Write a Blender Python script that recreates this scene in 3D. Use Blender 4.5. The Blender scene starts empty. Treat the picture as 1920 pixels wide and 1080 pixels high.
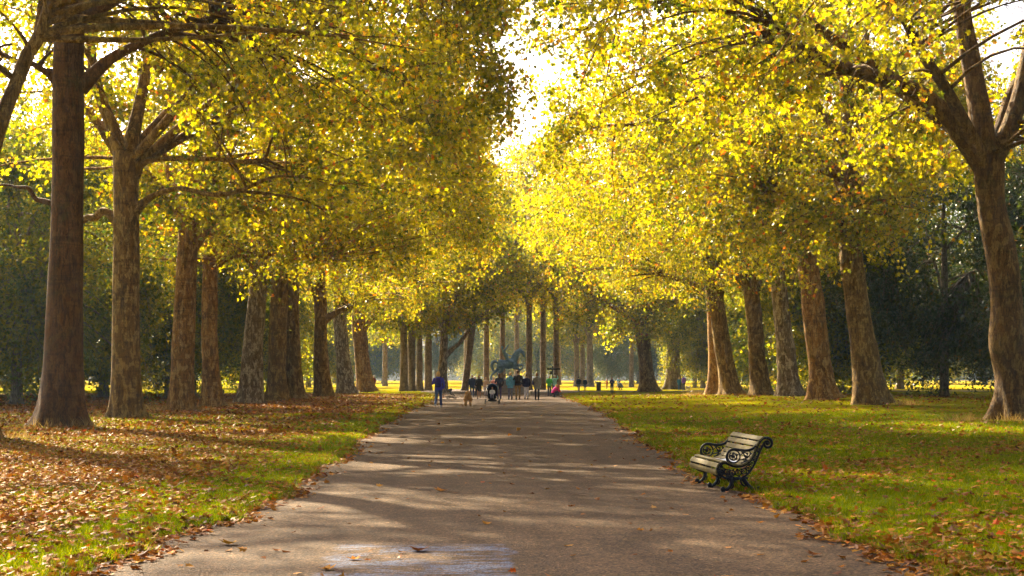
import bpy, bmesh, math, random
import numpy as np
from mathutils import Vector, Matrix

SC = bpy.context.scene
COL = SC.collection
R = math.radians
F = 2880.0      # focal length in photo pixels (54 mm on 36 mm, 1920 px wide)
CAM_H = 1.6
VX, VY = 940.0, 705.0

def at(px, d, py=None):
    """world x (and z) of a photo pixel at distance d down the avenue"""
    x = (px - VX) * d / F
    if py is None:
        return x
    return x, CAM_H - (py - VY) * d / F

# ------------------------------------------------------------------ tagging
def tag(o, label=None, cat=None, group=None, kind=None):
    if label: o['label'] = label
    if cat: o['category'] = cat
    if group: o['group'] = group
    if kind: o['kind'] = kind
    return o

def empty(name, loc, rz=0.0):
    o = bpy.data.objects.new(name, None)
    o.empty_display_size = 0.3
    COL.objects.link(o)
    o.location = loc
    o.rotation_euler = (0, 0, rz)
    return o

def link(name, me, mat=None, parent=None):
    o = bpy.data.objects.new(name, me)
    COL.objects.link(o)
    if mat is not None:
        if len(me.materials) == 0:
            me.materials.append(mat)
    if parent is not None:
        o.parent = parent
    return o

# ------------------------------------------------------------------ mesh builder
class MB:
    def __init__(self):
        self.v = []; self.f = []; self.n = 0; self.attr = []
    def add(self, verts, faces, a=None):
        """verts (N,3); faces (M,k) index array"""
        verts = np.asarray(verts, dtype=np.float64).reshape(-1, 3)
        faces = np.asarray(faces, dtype=np.int64)
        self.v.append(verts); self.f.append(faces + self.n); self.n += len(verts)
        if a is not None: self.attr.append(np.asarray(a, dtype=np.float32))
    def tube(self, pts, rad, sides=8, cap=True, squash=None):
        pts = np.asarray(pts, float); n = len(pts)
        rad = np.broadcast_to(np.asarray(rad, float), (n,))
        tan = np.gradient(pts, axis=0)
        tan /= np.linalg.norm(tan, axis=1)[:, None] + 1e-9
        ref = np.array([1.0, 0, 0]) if abs(tan[0][0]) < 0.9 else np.array([0, 1.0, 0])
        u = np.cross(tan[0], ref); u /= np.linalg.norm(u)
        V = []
        ang = np.arange(sides) * 2 * np.pi / sides
        for i in range(n):
            u = u - tan[i] * np.dot(u, tan[i]); u /= np.linalg.norm(u) + 1e-9
            w = np.cross(tan[i], u)
            V.append(pts[i] + rad[i] * (np.cos(ang)[:, None] * u + np.sin(ang)[:, None] * w))
        V = np.concatenate(V)
        self.rings(V, n, sides, cap)
    def rings(self, V, n, sides, cap=True):
        i = np.arange(n - 1)[:, None] * sides; j = np.arange(sides)[None, :]; k = (j + 1) % sides
        q = np.stack([i + j, i + k, i + sides + k, i + sides + j], -1).reshape(-1, 4)
        base = self.n
        self.v.append(V); self.f.append(q + base); self.n += len(V)
        if cap and n > 1:
            c0 = V[:sides].mean(0); c1 = V[-sides:].mean(0)
            self.v.append(np.array([c0, c1])); a = base + len(V)
            jj = np.arange(sides); kk = (jj + 1) % sides
            self.f.append(np.stack([np.full(sides, a), base + kk, base + jj], -1))
            o = base + (n - 1) * sides
            self.f.append(np.stack([np.full(sides, a + 1), o + jj, o + kk], -1))
            self.n += 2
    def loft(self, secs, axis='x', sides=14):
        """secs: (point, half width along axis, half depth); section lies across the path"""
        pts = np.array([s[0] for s in secs], float); n = len(pts)
        tan = np.gradient(pts, axis=0); tan /= np.linalg.norm(tan, axis=1)[:, None] + 1e-9
        ax = np.array([1.0, 0, 0]) if axis == 'x' else np.array([0, 1.0, 0])
        ang = np.arange(sides) * 2 * np.pi / sides
        V = []
        for i in range(n):
            w = np.cross(ax, tan[i]); w /= np.linalg.norm(w) + 1e-9
            V.append(pts[i] + secs[i][1] * np.cos(ang)[:, None] * ax + secs[i][2] * np.sin(ang)[:, None] * w)
        self.rings(np.concatenate(V), n, sides, True)
    def ball(self, c, r, rot=None, seg=12, rings=8):
        c = np.asarray(c, float); r = np.broadcast_to(np.asarray(r, float), (3,))
        th = np.linspace(0.02, np.pi - 0.02, rings); ph = np.arange(seg) * 2 * np.pi / seg
        V = np.stack([np.sin(th)[:, None] * np.cos(ph), np.sin(th)[:, None] * np.sin(ph), np.cos(th)[:, None] * np.ones(seg)], -1).reshape(-1, 3) * r
        if rot is not None: V = V @ np.array(rot).T
        self.rings(V + c, rings, seg, True)
    def box(self, c, s, rz=0.0, M=None):
        c = np.asarray(c, float); s = np.asarray(s, float) / 2
        V = np.array([[x, y, z] for x in (-1, 1) for y in (-1, 1) for z in (-1, 1)], float) * s
        if M is not None: V = V @ np.array(M).T
        elif rz:
            a, b = math.cos(rz), math.sin(rz); V = V @ np.array([[a, -b, 0], [b, a, 0], [0, 0, 1]]).T
        self.add(V + c, [[0, 1, 3, 2], [4, 6, 7, 5], [0, 4, 5, 1], [2, 3, 7, 6], [0, 2, 6, 4], [1, 5, 7, 3]])
    def mesh(self, name, smooth=True, attrname=None):
        V = np.concatenate(self.v); me = bpy.data.meshes.new(name)
        me.vertices.add(len(V)); me.vertices.foreach_set('co', V.astype(np.float32).ravel())
        loops = np.concatenate([f.ravel() for f in self.f]); tot = np.concatenate([np.full(len(f), f.shape[1]) for f in self.f])
        st = np.concatenate([[0], np.cumsum(tot)[:-1]])
        me.loops.add(len(loops)); me.loops.foreach_set('vertex_index', loops.astype(np.int32))
        me.polygons.add(len(tot)); me.polygons.foreach_set('loop_start', st.astype(np.int32))
        me.polygons.foreach_set('loop_total', tot.astype(np.int32))
        me.polygons.foreach_set('use_smooth', np.full(len(tot), smooth, dtype=bool))
        if attrname:
            a = me.attributes.new(attrname, 'FLOAT', 'FACE'); a.data.foreach_set('value', np.concatenate(self.attr))
        me.update(calc_edges=True); me.validate()
        return me
    def build(self, name, mat, parent=None, smooth=True, attrname=None):
        return link(name, self.mesh(name, smooth, attrname), mat, parent)
    def fuse(self, name, mat, parent=None, voxel=0.012, smooth_iter=2):
        """melt everything into one continuous closed surface"""
        me = self.mesh(name + '_raw', True)
        o = bpy.data.objects.new(name + '_raw', me); COL.objects.link(o)
        m = o.modifiers.new('r', 'REMESH'); m.mode = 'VOXEL'; m.voxel_size = voxel; m.use_smooth_shade = True
        if smooth_iter:
            s = o.modifiers.new('s', 'SMOOTH'); s.iterations = smooth_iter; s.factor = 0.5
        dg = bpy.context.evaluated_depsgraph_get(); dg.update()
        out = bpy.data.meshes.new_from_object(o.evaluated_get(dg))
        bpy.data.objects.remove(o); bpy.data.meshes.remove(me)
        out.name = name
        out.polygons.foreach_set('use_smooth', np.ones(len(out.polygons), dtype=bool))
        out.materials.clear()
        return link(name, out, mat, parent)

def bez(p0, p1, p2, n):
    t = np.linspace(0, 1, n)[:, None]
    return (1 - t) ** 2 * np.asarray(p0) + 2 * t * (1 - t) * np.asarray(p1) + t * t * np.asarray(p2)

def spline(P, n):
    """Catmull-Rom through rows of P (any width)"""
    P = np.asarray(P, float)
    if len(P) < 3:
        t = np.linspace(0, 1, n)[:, None]; return P[0] * (1 - t) + P[-1] * t
    Q = np.concatenate([[2 * P[0] - P[1]], P, [2 * P[-1] - P[-2]]])
    T = np.linspace(0, len(P) - 1 - 1e-6, n); out = []
    for t in T:
        i = int(t); f = t - i; a, b, c, d = Q[i:i + 4]
        out.append(0.5 * (2 * b + (c - a) * f + (2 * a - 5 * b + 4 * c - d) * f * f + (3 * b - a - 3 * c + d) * f ** 3))
    return np.array(out)

# ------------------------------------------------------------------ materials
def mat(name):
    m = bpy.data.materials.new(name); m.use_nodes = True
    nt = m.node_tree; nt.nodes.clear()
    out = nt.nodes.new('ShaderNodeOutputMaterial')
    return m, nt, out

def N(nt, typ, **kw):
    n = nt.nodes.new(typ)
    for k, v in kw.items():
        if k.startswith('i_'):
            key = k[2:]
            n.inputs[int(key) if key.isdigit() else key.replace('_', ' ')].default_value = v
        else:
            setattr(n, k, v)
    return n

def ramp(nt, stops, fac=None, interp='LINEAR'):
    n = nt.nodes.new('ShaderNodeValToRGB'); cr = n.color_ramp; cr.interpolation = interp
    while len(cr.elements) < len(stops): cr.elements.new(0.5)
    for e, (p, c) in zip(cr.elements, stops):
        e.position = p; e.color = (*c, 1) if len(c) == 3 else c
    if fac is not None: nt.links.new(fac, n.inputs[0])
    return n

def noise(nt, scale, detail=4, rough=0.55, vec=None, dist=0.0):
    n = N(nt, 'ShaderNodeTexNoise'); n.inputs['Scale'].default_value = scale
    n.inputs['Detail'].default_value = detail; n.inputs['Roughness'].default_value = rough
    n.inputs['Distortion'].default_value = dist
    if vec is not None: nt.links.new(vec, n.inputs['Vector'])
    return n

def mixc(nt, fac, a, b, blend='MIX'):
    n = nt.nodes.new('ShaderNodeMix'); n.data_type = 'RGBA'; n.blend_type = blend
    for sock, val in ((n.inputs[0], fac), (n.inputs[6], a), (n.inputs[7], b)):
        if hasattr(val, 'links') or hasattr(val, 'is_output'): nt.links.new(val, sock)
        elif isinstance(val, (int, float)): sock.default_value = val
        else: sock.default_value = (*val, 1)
    return n.outputs[2]

def simple(name, col, rough=0.7, metal=0.0, vary=0.12, scale=8.0, bump=0.0, spec=0.4):
    m, nt, out = mat(name)
    b = N(nt, 'ShaderNodeBsdfPrincipled'); b.inputs['Roughness'].default_value = rough
    b.inputs['Metallic'].default_value = metal; b.inputs['Specular IOR Level'].default_value = spec
    tc = N(nt, 'ShaderNodeTexCoord'); nz = noise(nt, scale, 5, 0.6, tc.outputs['Object'])
    lo = tuple(max(0, c * (1 - vary * 2)) for c in col); hi = tuple(min(1, c * (1 + vary * 2)) for c in col)
    r = ramp(nt, [(0.3, lo), (0.7, hi)], nz.outputs[0]); nt.links.new(r.outputs[0], b.inputs['Base Color'])
    if bump:
        bp = N(nt, 'ShaderNodeBump'); bp.inputs['Strength'].default_value = bump; bp.inputs['Distance'].default_value = 0.02
        nt.links.new(nz.outputs[0], bp.inputs['Height']); nt.links.new(bp.outputs[0], b.inputs['Normal'])
    nt.links.new(b.outputs[0], out.inputs[0])
    return m

def leaf_mat(name, stops, trans=0.72, gloss=0.10, rough=0.36, boost=1.3, fres=0.06):
    m, nt, out = mat(name)
    at_ = N(nt, 'ShaderNodeAttribute', attribute_name='tint')
    r = ramp(nt, stops, at_.outputs['Fac'])
    d = N(nt, 'ShaderNodeBsdfDiffuse'); t = N(nt, 'ShaderNodeBsdfTranslucent'); g = N(nt, 'ShaderNodeBsdfGlossy')
    g.inputs['Roughness'].default_value = rough; g.inputs['Color'].default_value = (1, 1, 1, 1)
    nt.links.new(r.outputs[0], d.inputs['Color'])
    tc = mixc(nt, 1.0, r.outputs[0], (boost, boost * 0.97, boost * 0.55), 'MULTIPLY')
    nt.links.new(tc, t.inputs['Color'])
    m1 = N(nt, 'ShaderNodeMixShader'); m1.inputs[0].default_value = trans
    nt.links.new(d.outputs[0], m1.inputs[1]); nt.links.new(t.outputs[0], m1.inputs[2])
    fr = N(nt, 'ShaderNodeLayerWeight'); fr.inputs['Blend'].default_value = 0.25
    mu = N(nt, 'ShaderNodeMath', operation='MULTIPLY_ADD'); mu.inputs[1].default_value = fres; mu.inputs[2].default_value = gloss * 0.2
    nt.links.new(fr.outputs['Fresnel'], mu.inputs[0])
    m2 = N(nt, 'ShaderNodeMixShader'); nt.links.new(mu.outputs[0], m2.inputs[0])
    nt.links.new(m1.outputs[0], m2.inputs[1]); nt.links.new(g.outputs[0], m2.inputs[2])
    nt.links.new(m2.outputs[0], out.inputs[0])
    return m

def bark_mat(name, c0, c1, c2, patch=0.5):
    """plane bark: vertical-ish flakes of three tones plus fine grain"""
    m, nt, out = mat(name)
    tc = N(nt, 'ShaderNodeTexCoord')
    mp = N(nt, 'ShaderNodeMapping'); mp.inputs['Scale'].default_value = (1, 1, 0.45)
    nt.links.new(tc.outputs['Object'], mp.inputs[0])
    n1 = noise(nt, 1.3, 6, 0.66, mp.outputs[0], 0.5); n2 = noise(nt, 4.6, 7, 0.62, mp.outputs[0], 0.5)
    n3 = noise(nt, 34.0, 3, 0.6, mp.outputs[0])
    a = ramp(nt, [(0.36, c0), (0.62, c1)], n1.outputs[0])
    fl = ramp(nt, [(0.50, (0, 0, 0)), (0.545, (1, 1, 1))], n2.outputs[0])
    mu = N(nt, 'ShaderNodeMath', operation='MULTIPLY'); mu.inputs[1].default_value = patch
    nt.links.new(fl.outputs[0], mu.inputs[0])
    c = mixc(nt, mu.outputs[0], a.outputs[0], c2)
    gr = ramp(nt, [(0.3, (0.6, 0.6, 0.6)), (0.7, (1.25, 1.25, 1.25))], n3.outputs[0])
    c = mixc(nt, 1.0, c, gr.outputs[0], 'MULTIPLY')
    # cracks
    mp2 = N(nt, 'ShaderNodeMapping'); mp2.inputs['Scale'].default_value = (1, 1, 0.22); nt.links.new(tc.outputs['Object'], mp2.inputs[0])
    n4 = noise(nt, 12.0, 5, 0.65, mp2.outputs[0], 0.8)
    cr = ramp(nt, [(0.42, (0.34, 0.31, 0.29)), (0.50, (1, 1, 1))], n4.outputs[0])
    c = mixc(nt, 0.75, c, cr.outputs[0], 'MULTIPLY')
    mp3 = N(nt, 'ShaderNodeMapping'); mp3.inputs['Scale'].default_value = (0.35, 0.35, 3.0); nt.links.new(tc.outputs['Object'], mp3.inputs[0])
    n5 = noise(nt, 2.4, 4, 0.6, mp3.outputs[0], 0.7); wr = ramp(nt, [(0.38, (0.5, 0.47, 0.45)), (0.46, (1, 1, 1))], n5.outputs[0]); c = mixc(nt, 0.6, c, wr.outputs[0], 'MULTIPLY')
    # moss and damp low down and in streaks
    n6 = noise(nt, 0.8, 5, 0.7, tc.outputs['Object'], 0.8); ms = ramp(nt, [(0.54, (0, 0, 0)), (0.68, (1, 1, 1))], n6.outputs[0]); mm = N(nt, 'ShaderNodeMath', operation='MULTIPLY'); mm.inputs[1].default_value = 0.45; nt.links.new(ms.outputs[0], mm.inputs[0])
    c = mixc(nt, mm.outputs[0], c, (0.10, 0.085, 0.012))
    b = N(nt, 'ShaderNodeBsdfPrincipled'); b.inputs['Roughness'].default_value = 0.85; b.inputs['Specular IOR Level'].default_value = 0.25
    nt.links.new(c, b.inputs['Base Color'])
    ad = N(nt, 'ShaderNodeMath', operation='ADD'); nt.links.new(n2.outputs[0], ad.inputs[0]); nt.links.new(n4.outputs[0], ad.inputs[1])
    bp = N(nt, 'ShaderNodeBump'); bp.inputs['Strength'].default_value = 1.0; bp.inputs['Distance'].default_value = 0.09
    nt.links.new(ad.outputs[0], bp.inputs['Height']); nt.links.new(bp.outputs[0], b.inputs['Normal'])
    nt.links.new(b.outputs[0], out.inputs[0])
    return m

GOLD = [(0.0, (0.045, 0.085, 0.001)), (0.28, (0.155, 0.178, 0.001)), (0.55, (0.36, 0.328, 0.002)), (0.85, (0.55, 0.43, 0.003)), (0.93, (0.56, 0.20, 0.004)), (1.0, (0.36, 0.06, 0.006))]
GREENGOLD = [(0.0, (0.045, 0.09, 0.004)), (0.4, (0.16, 0.19, 0.004)), (0.75, (0.38, 0.34, 0.005)), (0.95, (0.55, 0.41, 0.008)), (1.0, (0.40, 0.14, 0.01))]
GREEN = [(0.0, (0.025, 0.065, 0.012)), (0.5, (0.075, 0.125, 0.014)), (0.82, (0.24, 0.24, 0.008)), (1.0, (0.45, 0.32, 0.01))]
DARK = [(0.0, (0.016, 0.036, 0.010)), (0.6, (0.042, 0.064, 0.010)), (0.9, (0.13, 0.125, 0.008)), (1.0, (0.26, 0.10, 0.01))]
LITTER = [(0.0, (0.07, 0.021, 0.004)), (0.3, (0.20, 0.060, 0.007)), (0.6, (0.34, 0.130, 0.012)), (0.85, (0.43, 0.215, 0.026)), (1.0, (0.46, 0.08, 0.006))]
GRASS = [(0.0, (0.055, 0.094, 0.001)), (0.5, (0.13, 0.158, 0.001)), (0.85, (0.26, 0.24, 0.002)), (1.0, (0.40, 0.28, 0.012))]
STRAW = [(0.0, (0.22, 0.14, 0.05)), (0.6, (0.38, 0.25, 0.09)), (1.0, (0.48, 0.34, 0.14))]
M_GOLD = leaf_mat('leaf_gold', GOLD)
M_GREENGOLD = leaf_mat('leaf_greengold', GREENGOLD)
M_GREEN = leaf_mat('leaf_green', GREEN, 0.45)
M_DARK = leaf_mat('leaf_dark', DARK, 0.35, 0.12)
M_LITTER = leaf_mat('leaf_litter', LITTER, 0.15, 0.02, 0.5, 1.0, 0.03)
M_GRASS = leaf_mat('grass_blade', GRASS, 0.55, 0.0, 0.5, 1.3, 0.015)
M_STRAW = leaf_mat('straw', STRAW, 0.4, 0.0, 0.5, 1.0, 0.02)
M_BARK_DARK = bark_mat('bark_dark', (0.085, 0.034, 0.005), (0.145, 0.060, 0.010), (0.22, 0.11, 0.024), 0.4)
M_BARK_WARM = bark_mat('bark_warm', (0.20, 0.090, 0.014), (0.40, 0.190, 0.030), (0.60, 0.36, 0.10), 0.65)
M_BARK_BROWN = bark_mat('bark_brown', (0.085, 0.040, 0.009), (0.17, 0.085, 0.017), (0.36, 0.23, 0.065), 0.45)
M_BARK_OLIVE = bark_mat('bark_olive', (0.14, 0.074, 0.012), (0.27, 0.146, 0.024), (0.48, 0.31, 0.08), 0.65)
M_BARK_GREY = bark_mat('bark_grey', (0.17, 0.105, 0.05), (0.30, 0.20, 0.10), (0.58, 0.45, 0.28), 0.85)
M_BARK_FAR = bark_mat('bark_far', (0.17, 0.125, 0.08), (0.28, 0.21, 0.14), (0.40, 0.32, 0.22), 0.5)

# ------------------------------------------------------------------ ground shape
def wob(y, s):
    return 0.10 * np.sin(y * 1.7 + s) + 0.07 * np.sin(y * 3.9 + 2.1 * s) + 0.045 * np.sin(y * 8.3 + s * 3.3) + 0.12 * np.sin(y * 0.53 + s) + 0.03 * np.sin(y * 17.1 + s)
_ed = np.array([0, 12.5, 16, 23.6, 31.8, 42, 61.4, 85, 115, 138, 150, 165, 185, 200, 700])
_el = np.array([3.4, 3.3, 3.1, 2.95, 3.25, 3.7, 4.15, 4.3, 4.6, 5.4, 7.5, 9.0, 6.0, 4.0, 4.0])
_er = np.array([3.7, 3.6, 3.4, 3.2, 3.4, 3.75, 4.4, 4.6, 4.7, 5.4, 7.5, 9.0, 6.0, 4.0, 4.0])
def edgeL(y): return -(np.interp(y, _ed, _el) + wob(np.asarray(y, float), 0.7))
def edgeR(y): return np.interp(y, _ed, _er) + wob(np.asarray(y, float), 4.2)
def sstep(a, b, x):
    t = np.clip((x - a) / (b - a), 0, 1); return t * t * (3 - 2 * t)
def hills(x, y):
    r = 0.36 * np.exp(-((x - 20) / 11.0) ** 2 - ((y - 92) / 26.0) ** 2)
    l = -0.06 * np.exp(-((x + 14) / 6.0) ** 2 - ((y - 48) / 12.0) ** 2)
    return r + l + 0.02 * np.sin(x * 0.9 + y * 0.33) * sstep(4, 8, np.abs(x)) + 0.015 * np.sin(y * 1.1 + x * 0.6) * sstep(4, 8, np.abs(x))
def gz(x, y):
    """height of the ground (grass) surface"""
    x = np.asarray(x, float); y = np.asarray(y, float)
    s = np.maximum(edgeL(y) - x, x - edgeR(y))      # metres outside the path edge
    return -0.05 + 0.085 * sstep(-0.16, 0.16, s) + hills(x, y) * sstep(0.0, 3.0, s)
def outside(x, y): return np.maximum(edgeL(y) - x, x - edgeR(y))
# ------------------------------------------------------------------ leaves
def leaf_templates():
    # lobed plane leaf: base point then outline, unit width ~1, length ~1, tip towards +y, slightly cupped
    o = [(0, 0), (0.16, -0.06), (0.48, 0.10), (0.26, 0.30), (0.50, 0.58), (0.17, 0.60), (0.0, 1.0), (-0.17, 0.60), (-0.50, 0.58), (-0.26, 0.30), (-0.48, 0.10), (-0.16, -0.06)]
    o = np.array(o); z = 0.22 * np.abs(o[:, 0]) - 0.18 * np.maximum(o[:, 1] - 0.3, 0) ** 1.5
    c = np.array([[0.0, 0.36, -0.03]])
    V = np.concatenate([np.c_[o[1:], z[1:]], c]); n = len(o) - 1
    T = [(i, i + 1, n) for i in range(n - 1)] + [(n - 1, 0, n)]
    lobed = (V, np.array(T))
    V = np.array([(0, 0, 0), (0.48, 0.12, .12), (0.22, 0.42, .03), (0.0, 1.0, -.12), (-0.22, 0.42, .03), (-0.48, 0.12, .12)], float)
    mid = (V, np.array([(0, 1, 2), (0, 2, 3), (0, 3, 4), (0, 4, 5)]))
    V = np.array([(0, 0, 0), (0.45, 0.45, .14), (0, 1.0, -.1), (-0.45, 0.45, .14)], float)
    kite = (V, np.array([(0, 1, 2), (0, 2, 3)]))
    return {'lobed': lobed, 'mid': mid, 'kite': kite}
LT = leaf_templates()

def orient(rng, n, up=0.35, droop=0.5):
    """random leaf frames: columns x, y(tip), z(normal)"""
    y = rng.normal(size=(n, 3)); y[:, 2] -= droop; y /= np.linalg.norm(y, axis=1)[:, None]
    z = rng.normal(size=(n, 3)); z[:, 2] += up * 2
    z -= y * (z * y).sum(1)[:, None]; z /= np.linalg.norm(z, axis=1)[:, None] + 1e-9
    x = np.cross(y, z)
    return np.stack([x, y, z], -1)

def leaf_cloud(mb, P, size, rng, kind, up=0.35, droop=0.5, tint=None, Rm=None):
    T, faces = LT[kind]; n = len(P); m = len(T)
    if Rm is None: Rm = orient(rng, n, up, droop)
    s = size * rng.uniform(0.6, 1.25, n)
    V = np.einsum('nij,mj->nmi', Rm, T) * s[:, None, None] + P[:, None, :]
    Fc = (faces[None] + (np.arange(n) * m)[:, None, None]).reshape(-1, 3)
    if tint is None: tint = rng.uniform(0, 1, n)
    mb.add(V.reshape(-1, 3), Fc, np.repeat(np.clip(tint, 0, 1), len(faces)))

def twig_prisms(mb, A, B, r0, r1):
    """many thin 3-sided sticks from A to B"""
    n = len(A); t = B - A; t /= np.linalg.norm(t, axis=1)[:, None] + 1e-9
    ref = np.where(np.abs(t[:, 2:3]) < 0.9, np.array([[0, 0, 1.0]]), np.array([[1.0, 0, 0]]))
    u = np.cross(t, ref); u /= np.linalg.norm(u, axis=1)[:, None]; w = np.cross(t, u)
    a = np.arange(3) * 2 * np.pi / 3
    ring = np.cos(a)[None, :, None] * u[:, None] + np.sin(a)[None, :, None] * w[:, None]
    V = np.concatenate([A[:, None] + ring * r0, B[:, None] + ring * r1], 1).reshape(-1, 3)
    j = np.arange(3); k = (j + 1) % 3
    q = np.stack([j, k, k + 3, j + 3], -1)
    mb.add(V, (q[None] + (np.arange(n) * 6)[:, None, None]).reshape(-1, 4))

def trunk_tube(mb, P, r, rng, sides=28, flare=0.55, lumps=0.05, burls=4):
    """knotted, flared trunk along P"""
    n = len(P); tan = np.gradient(P, axis=0); tan /= np.linalg.norm(tan, axis=1)[:, None]
    ang = np.arange(sides) * 2 * np.pi / sides
    L = np.concatenate([[0], np.cumsum(np.linalg.norm(np.diff(P, axis=0), axis=1))])
    ph = rng.uniform(0, 6.28, 8); u = np.array([1.0, 0, 0]); V = []
    nl = rng.integers(4, 7)
    bur = [(rng.uniform(0.5, max(L[-1], 2) * 0.8), rng.uniform(0, 6.28), rng.uniform(0.06, 0.16), rng.uniform(0.2, 0.45)) for _ in range(burls)]
    for i in range(n):
        u = u - tan[i] * np.dot(u, tan[i]); u /= np.linalg.norm(u); w = np.cross(tan[i], u)
        h = L[i]; f = math.exp(-h / 0.5); f2 = math.exp(-h / 2.4)
        rr = 1 + flare * f * (0.62 + 0.55 * np.cos(ang * nl + ph[0]) + 0.25 * np.cos(ang * (nl - 2) + ph[1])) + 0.05 * f2
        rr = rr + lumps * (np.sin(ang * 2 + h * 0.45 + ph[2]) + 0.6 * np.sin(ang * 3 - h * 0.8 + ph[3]) + 0.35 * np.sin(ang * 5 + h * 1.9 + ph[4]) + 0.5 * np.sin(h * 1.3 + ph[5]) + 0.3 * np.sin(h * 3.1 + ph[6]))
        for bh, ba, bs, bw in bur:
            da = np.abs((ang - ba + np.pi) % (2 * np.pi) - np.pi)
            rr = rr + bs * np.exp(-((h - bh) / bw) ** 2 - (da / 0.5) ** 2)
        V.append(P[i] + (r[i] * 0.93 * rr)[:, None] * (np.cos(ang)[:, None] * u + np.sin(ang)[:, None] * w))
    mb.rings(np.concatenate(V), n, sides, True)

def make_tree(name, label, x0, d, trunk, env, leafmat, barkmat, kind='mid', nleaf=24000, lsize=0.2, limbs=(), forks=(), seed=1,
              group=None, cat='tree', keep=None, nattr=230, zlow=None, nlimb=11, top=None, tint0=0.5, tintw=0.23, flare=0.5, limb_from=None, burls=4, lumps=0.05, z0=None, rot=0.0, clump=0.42, back=0.0, thin=0.0, extra=None):
    """trunk/limbs/forks rows: (local x, local y, local z, radius). env: (cx, cy, cz, rx, ry, rz_up, rz_down) in local metres."""
    rng = np.random.default_rng(seed)
    if z0 is None: z0 = float(gz(x0, d)) - 0.04
    root = empty(name, (x0, d, z0), rot)
    tag(root, label, cat, group)
    wood = MB(); br = MB(); lf = MB()
    T = np.asarray(trunk, float)
    npts = max(14, int(T[-1, 2] * 2.4))
    # finer rings near the ground so that the root flare is smooth
    S = spline(T, 200); zz = S[:, 2]
    q = np.concatenate([np.linspace(0, 0.14, 14) ** 1.3 / 0.14 ** 0.3, np.linspace(0.15, 1, npts)])
    idx = np.clip((q * 199).round().astype(int), 0, 199); idx = np.unique(idx)
    trunk_tube(wood, S[idx, :3], S[idx, 3], rng, flare=flare, burls=burls, lumps=lumps)
    nodes = []       # points from which thin branches may start: (x, y, z, radius)
    tt = S[:, 2] > (zlow if zlow else 0) * 0.6
    cx, cy, cz, rx, ry, ru, rd = env
    for P in forks:                       # big continuations of the trunk
        P = np.asarray(P, float); Q = spline(P, 26)
        Q[:, :3] += np.c_[np.sin(np.linspace(0, 7, 26) + seed) * .06, np.cos(np.linspace(0, 6, 26) + seed) * .06, np.zeros(26)] * np.linspace(0, 1, 26)[:, None]
        trunk_tube(wood, Q[:, :3], Q[:, 3], rng, sides=16, flare=0.12, lumps=0.06, burls=2); nodes.append(Q[6:])
    for P in limbs:
        P = np.asarray(P, float); Q = spline(P, 30)
        wv = np.linspace(0, 1, 30)
        Q[:, 2] += 0.07 * np.sin(wv * 16 + seed) * wv; Q[:, 1] += 0.12 * np.sin(wv * 9 + seed * 2) * wv
        mb = MB(); trunk_tube(mb, Q[:, :3], Q[:, 3], rng, sides=12, flare=0.35, lumps=0.08, burls=2)
        mb.build('limb', barkmat, root); nodes.append(Q[10:])
    # hidden scaffolding limbs
    zt0 = limb_from if limb_from else T[-1, 2] * 0.75
    ends = [np.asarray(P, float)[-1] for P in forks] or [S[-1]]
    for k in range(nlimb):
        s = (k + 0.5) / nlimb; phi = k * 2.39996 + seed
        e = ends[k % len(ends)]
        start = S[min(199, int(199 * min(1, rng.uniform(zt0, T[-1, 2]) / T[-1, 2])))] if (s < 0.55 or not forks) else e
        el = -0.25 + 1.15 * s; ch = math.sqrt(max(0.05, 1 - min(el, .97) ** 2))
        tgt = np.array([cx + rx * 0.82 * ch * math.cos(phi), cy + ry * 0.82 * ch * math.sin(phi), cz + (ru if el > 0 else rd) * 0.85 * el])
        if zlow: tgt[2] = max(tgt[2], zlow + 0.8)
        mid = 0.5 * (start[:3] + tgt); mid[2] += 0.18 * np.linalg.norm(tgt - start[:3])
        B = bez(start[:3], mid, tgt, 20); wv = np.linspace(0, 1, 20)
        B += np.c_[np.sin(wv * 19 + k * 2), np.cos(wv * 23 + k), np.sin(wv * 21 + k)] * 0.12 * wv[:, None]
        B += np.c_[np.sin(wv * 8 + k), np.cos(wv * 7 + k), np.sin(wv * 9 + 2 * k)] * 0.30 * (wv * (1 - wv * .3))[:, None]
        r = max(0.05, min(0.30 * S[0, 3], start[3] * 0.55)) * (1 - wv) ** 0.8 + 0.025
        bad = 0 if keep is None else np.mean(~keep(B[5:, 0] + x0, B[5:, 1] + d, B[5:, 2] + z0))
        if bad < 0.25:
            br.tube(B, r, 7, False); nodes.append(np.c_[B, r][5:])
    nodes.append(S[int(199 * .72):, :])
    nd = np.concatenate(nodes)
    # attractors spread through the outer shell of the crown; each gets its own branchlet
    A = []
    while len(A) < nattr:
        v = rng.normal(size=(nattr * 4, 3)); v /= np.linalg.norm(v, axis=1)[:, None]
        v *= (np.abs(v) ** 2.8).sum(1)[:, None] ** (-1 / 2.8)          # boxier than an ellipsoid
        v *= rng.uniform(0.30, 1.0, (len(v), 1)) ** 0.5
        # lumpy envelope
        lump = 1 + 0.12 * np.sin(v[:, 0] * 5 + seed) + 0.10 * np.sin(v[:, 1] * 6 + 2 * seed) + 0.10 * np.sin(v[:, 2] * 7 + 3 * seed)
        v *= lump[:, None]
        p = np.c_[cx + v[:, 0] * rx, cy + v[:, 1] * ry, cz + np.where(v[:, 2] > 0, ru, rd) * v[:, 2]]
        ok = np.ones(len(p), bool)
        if zlow is not None: ok &= p[:, 2] > zlow - back * sstep(0.3, 2.5, p[:, 1]) + 0.9 * np.sin(p[:, 0] * .8 + seed) + 0.7 * np.sin(p[:, 1] * 0.9 + seed)
        if thin: ok &= rng.random(len(p)) > thin * sstep(-0.7, 0.5, ((p[:, 0] - cx) / rx * -0.59 + (p[:, 1] - cy) / ry * 0.81))
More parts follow.
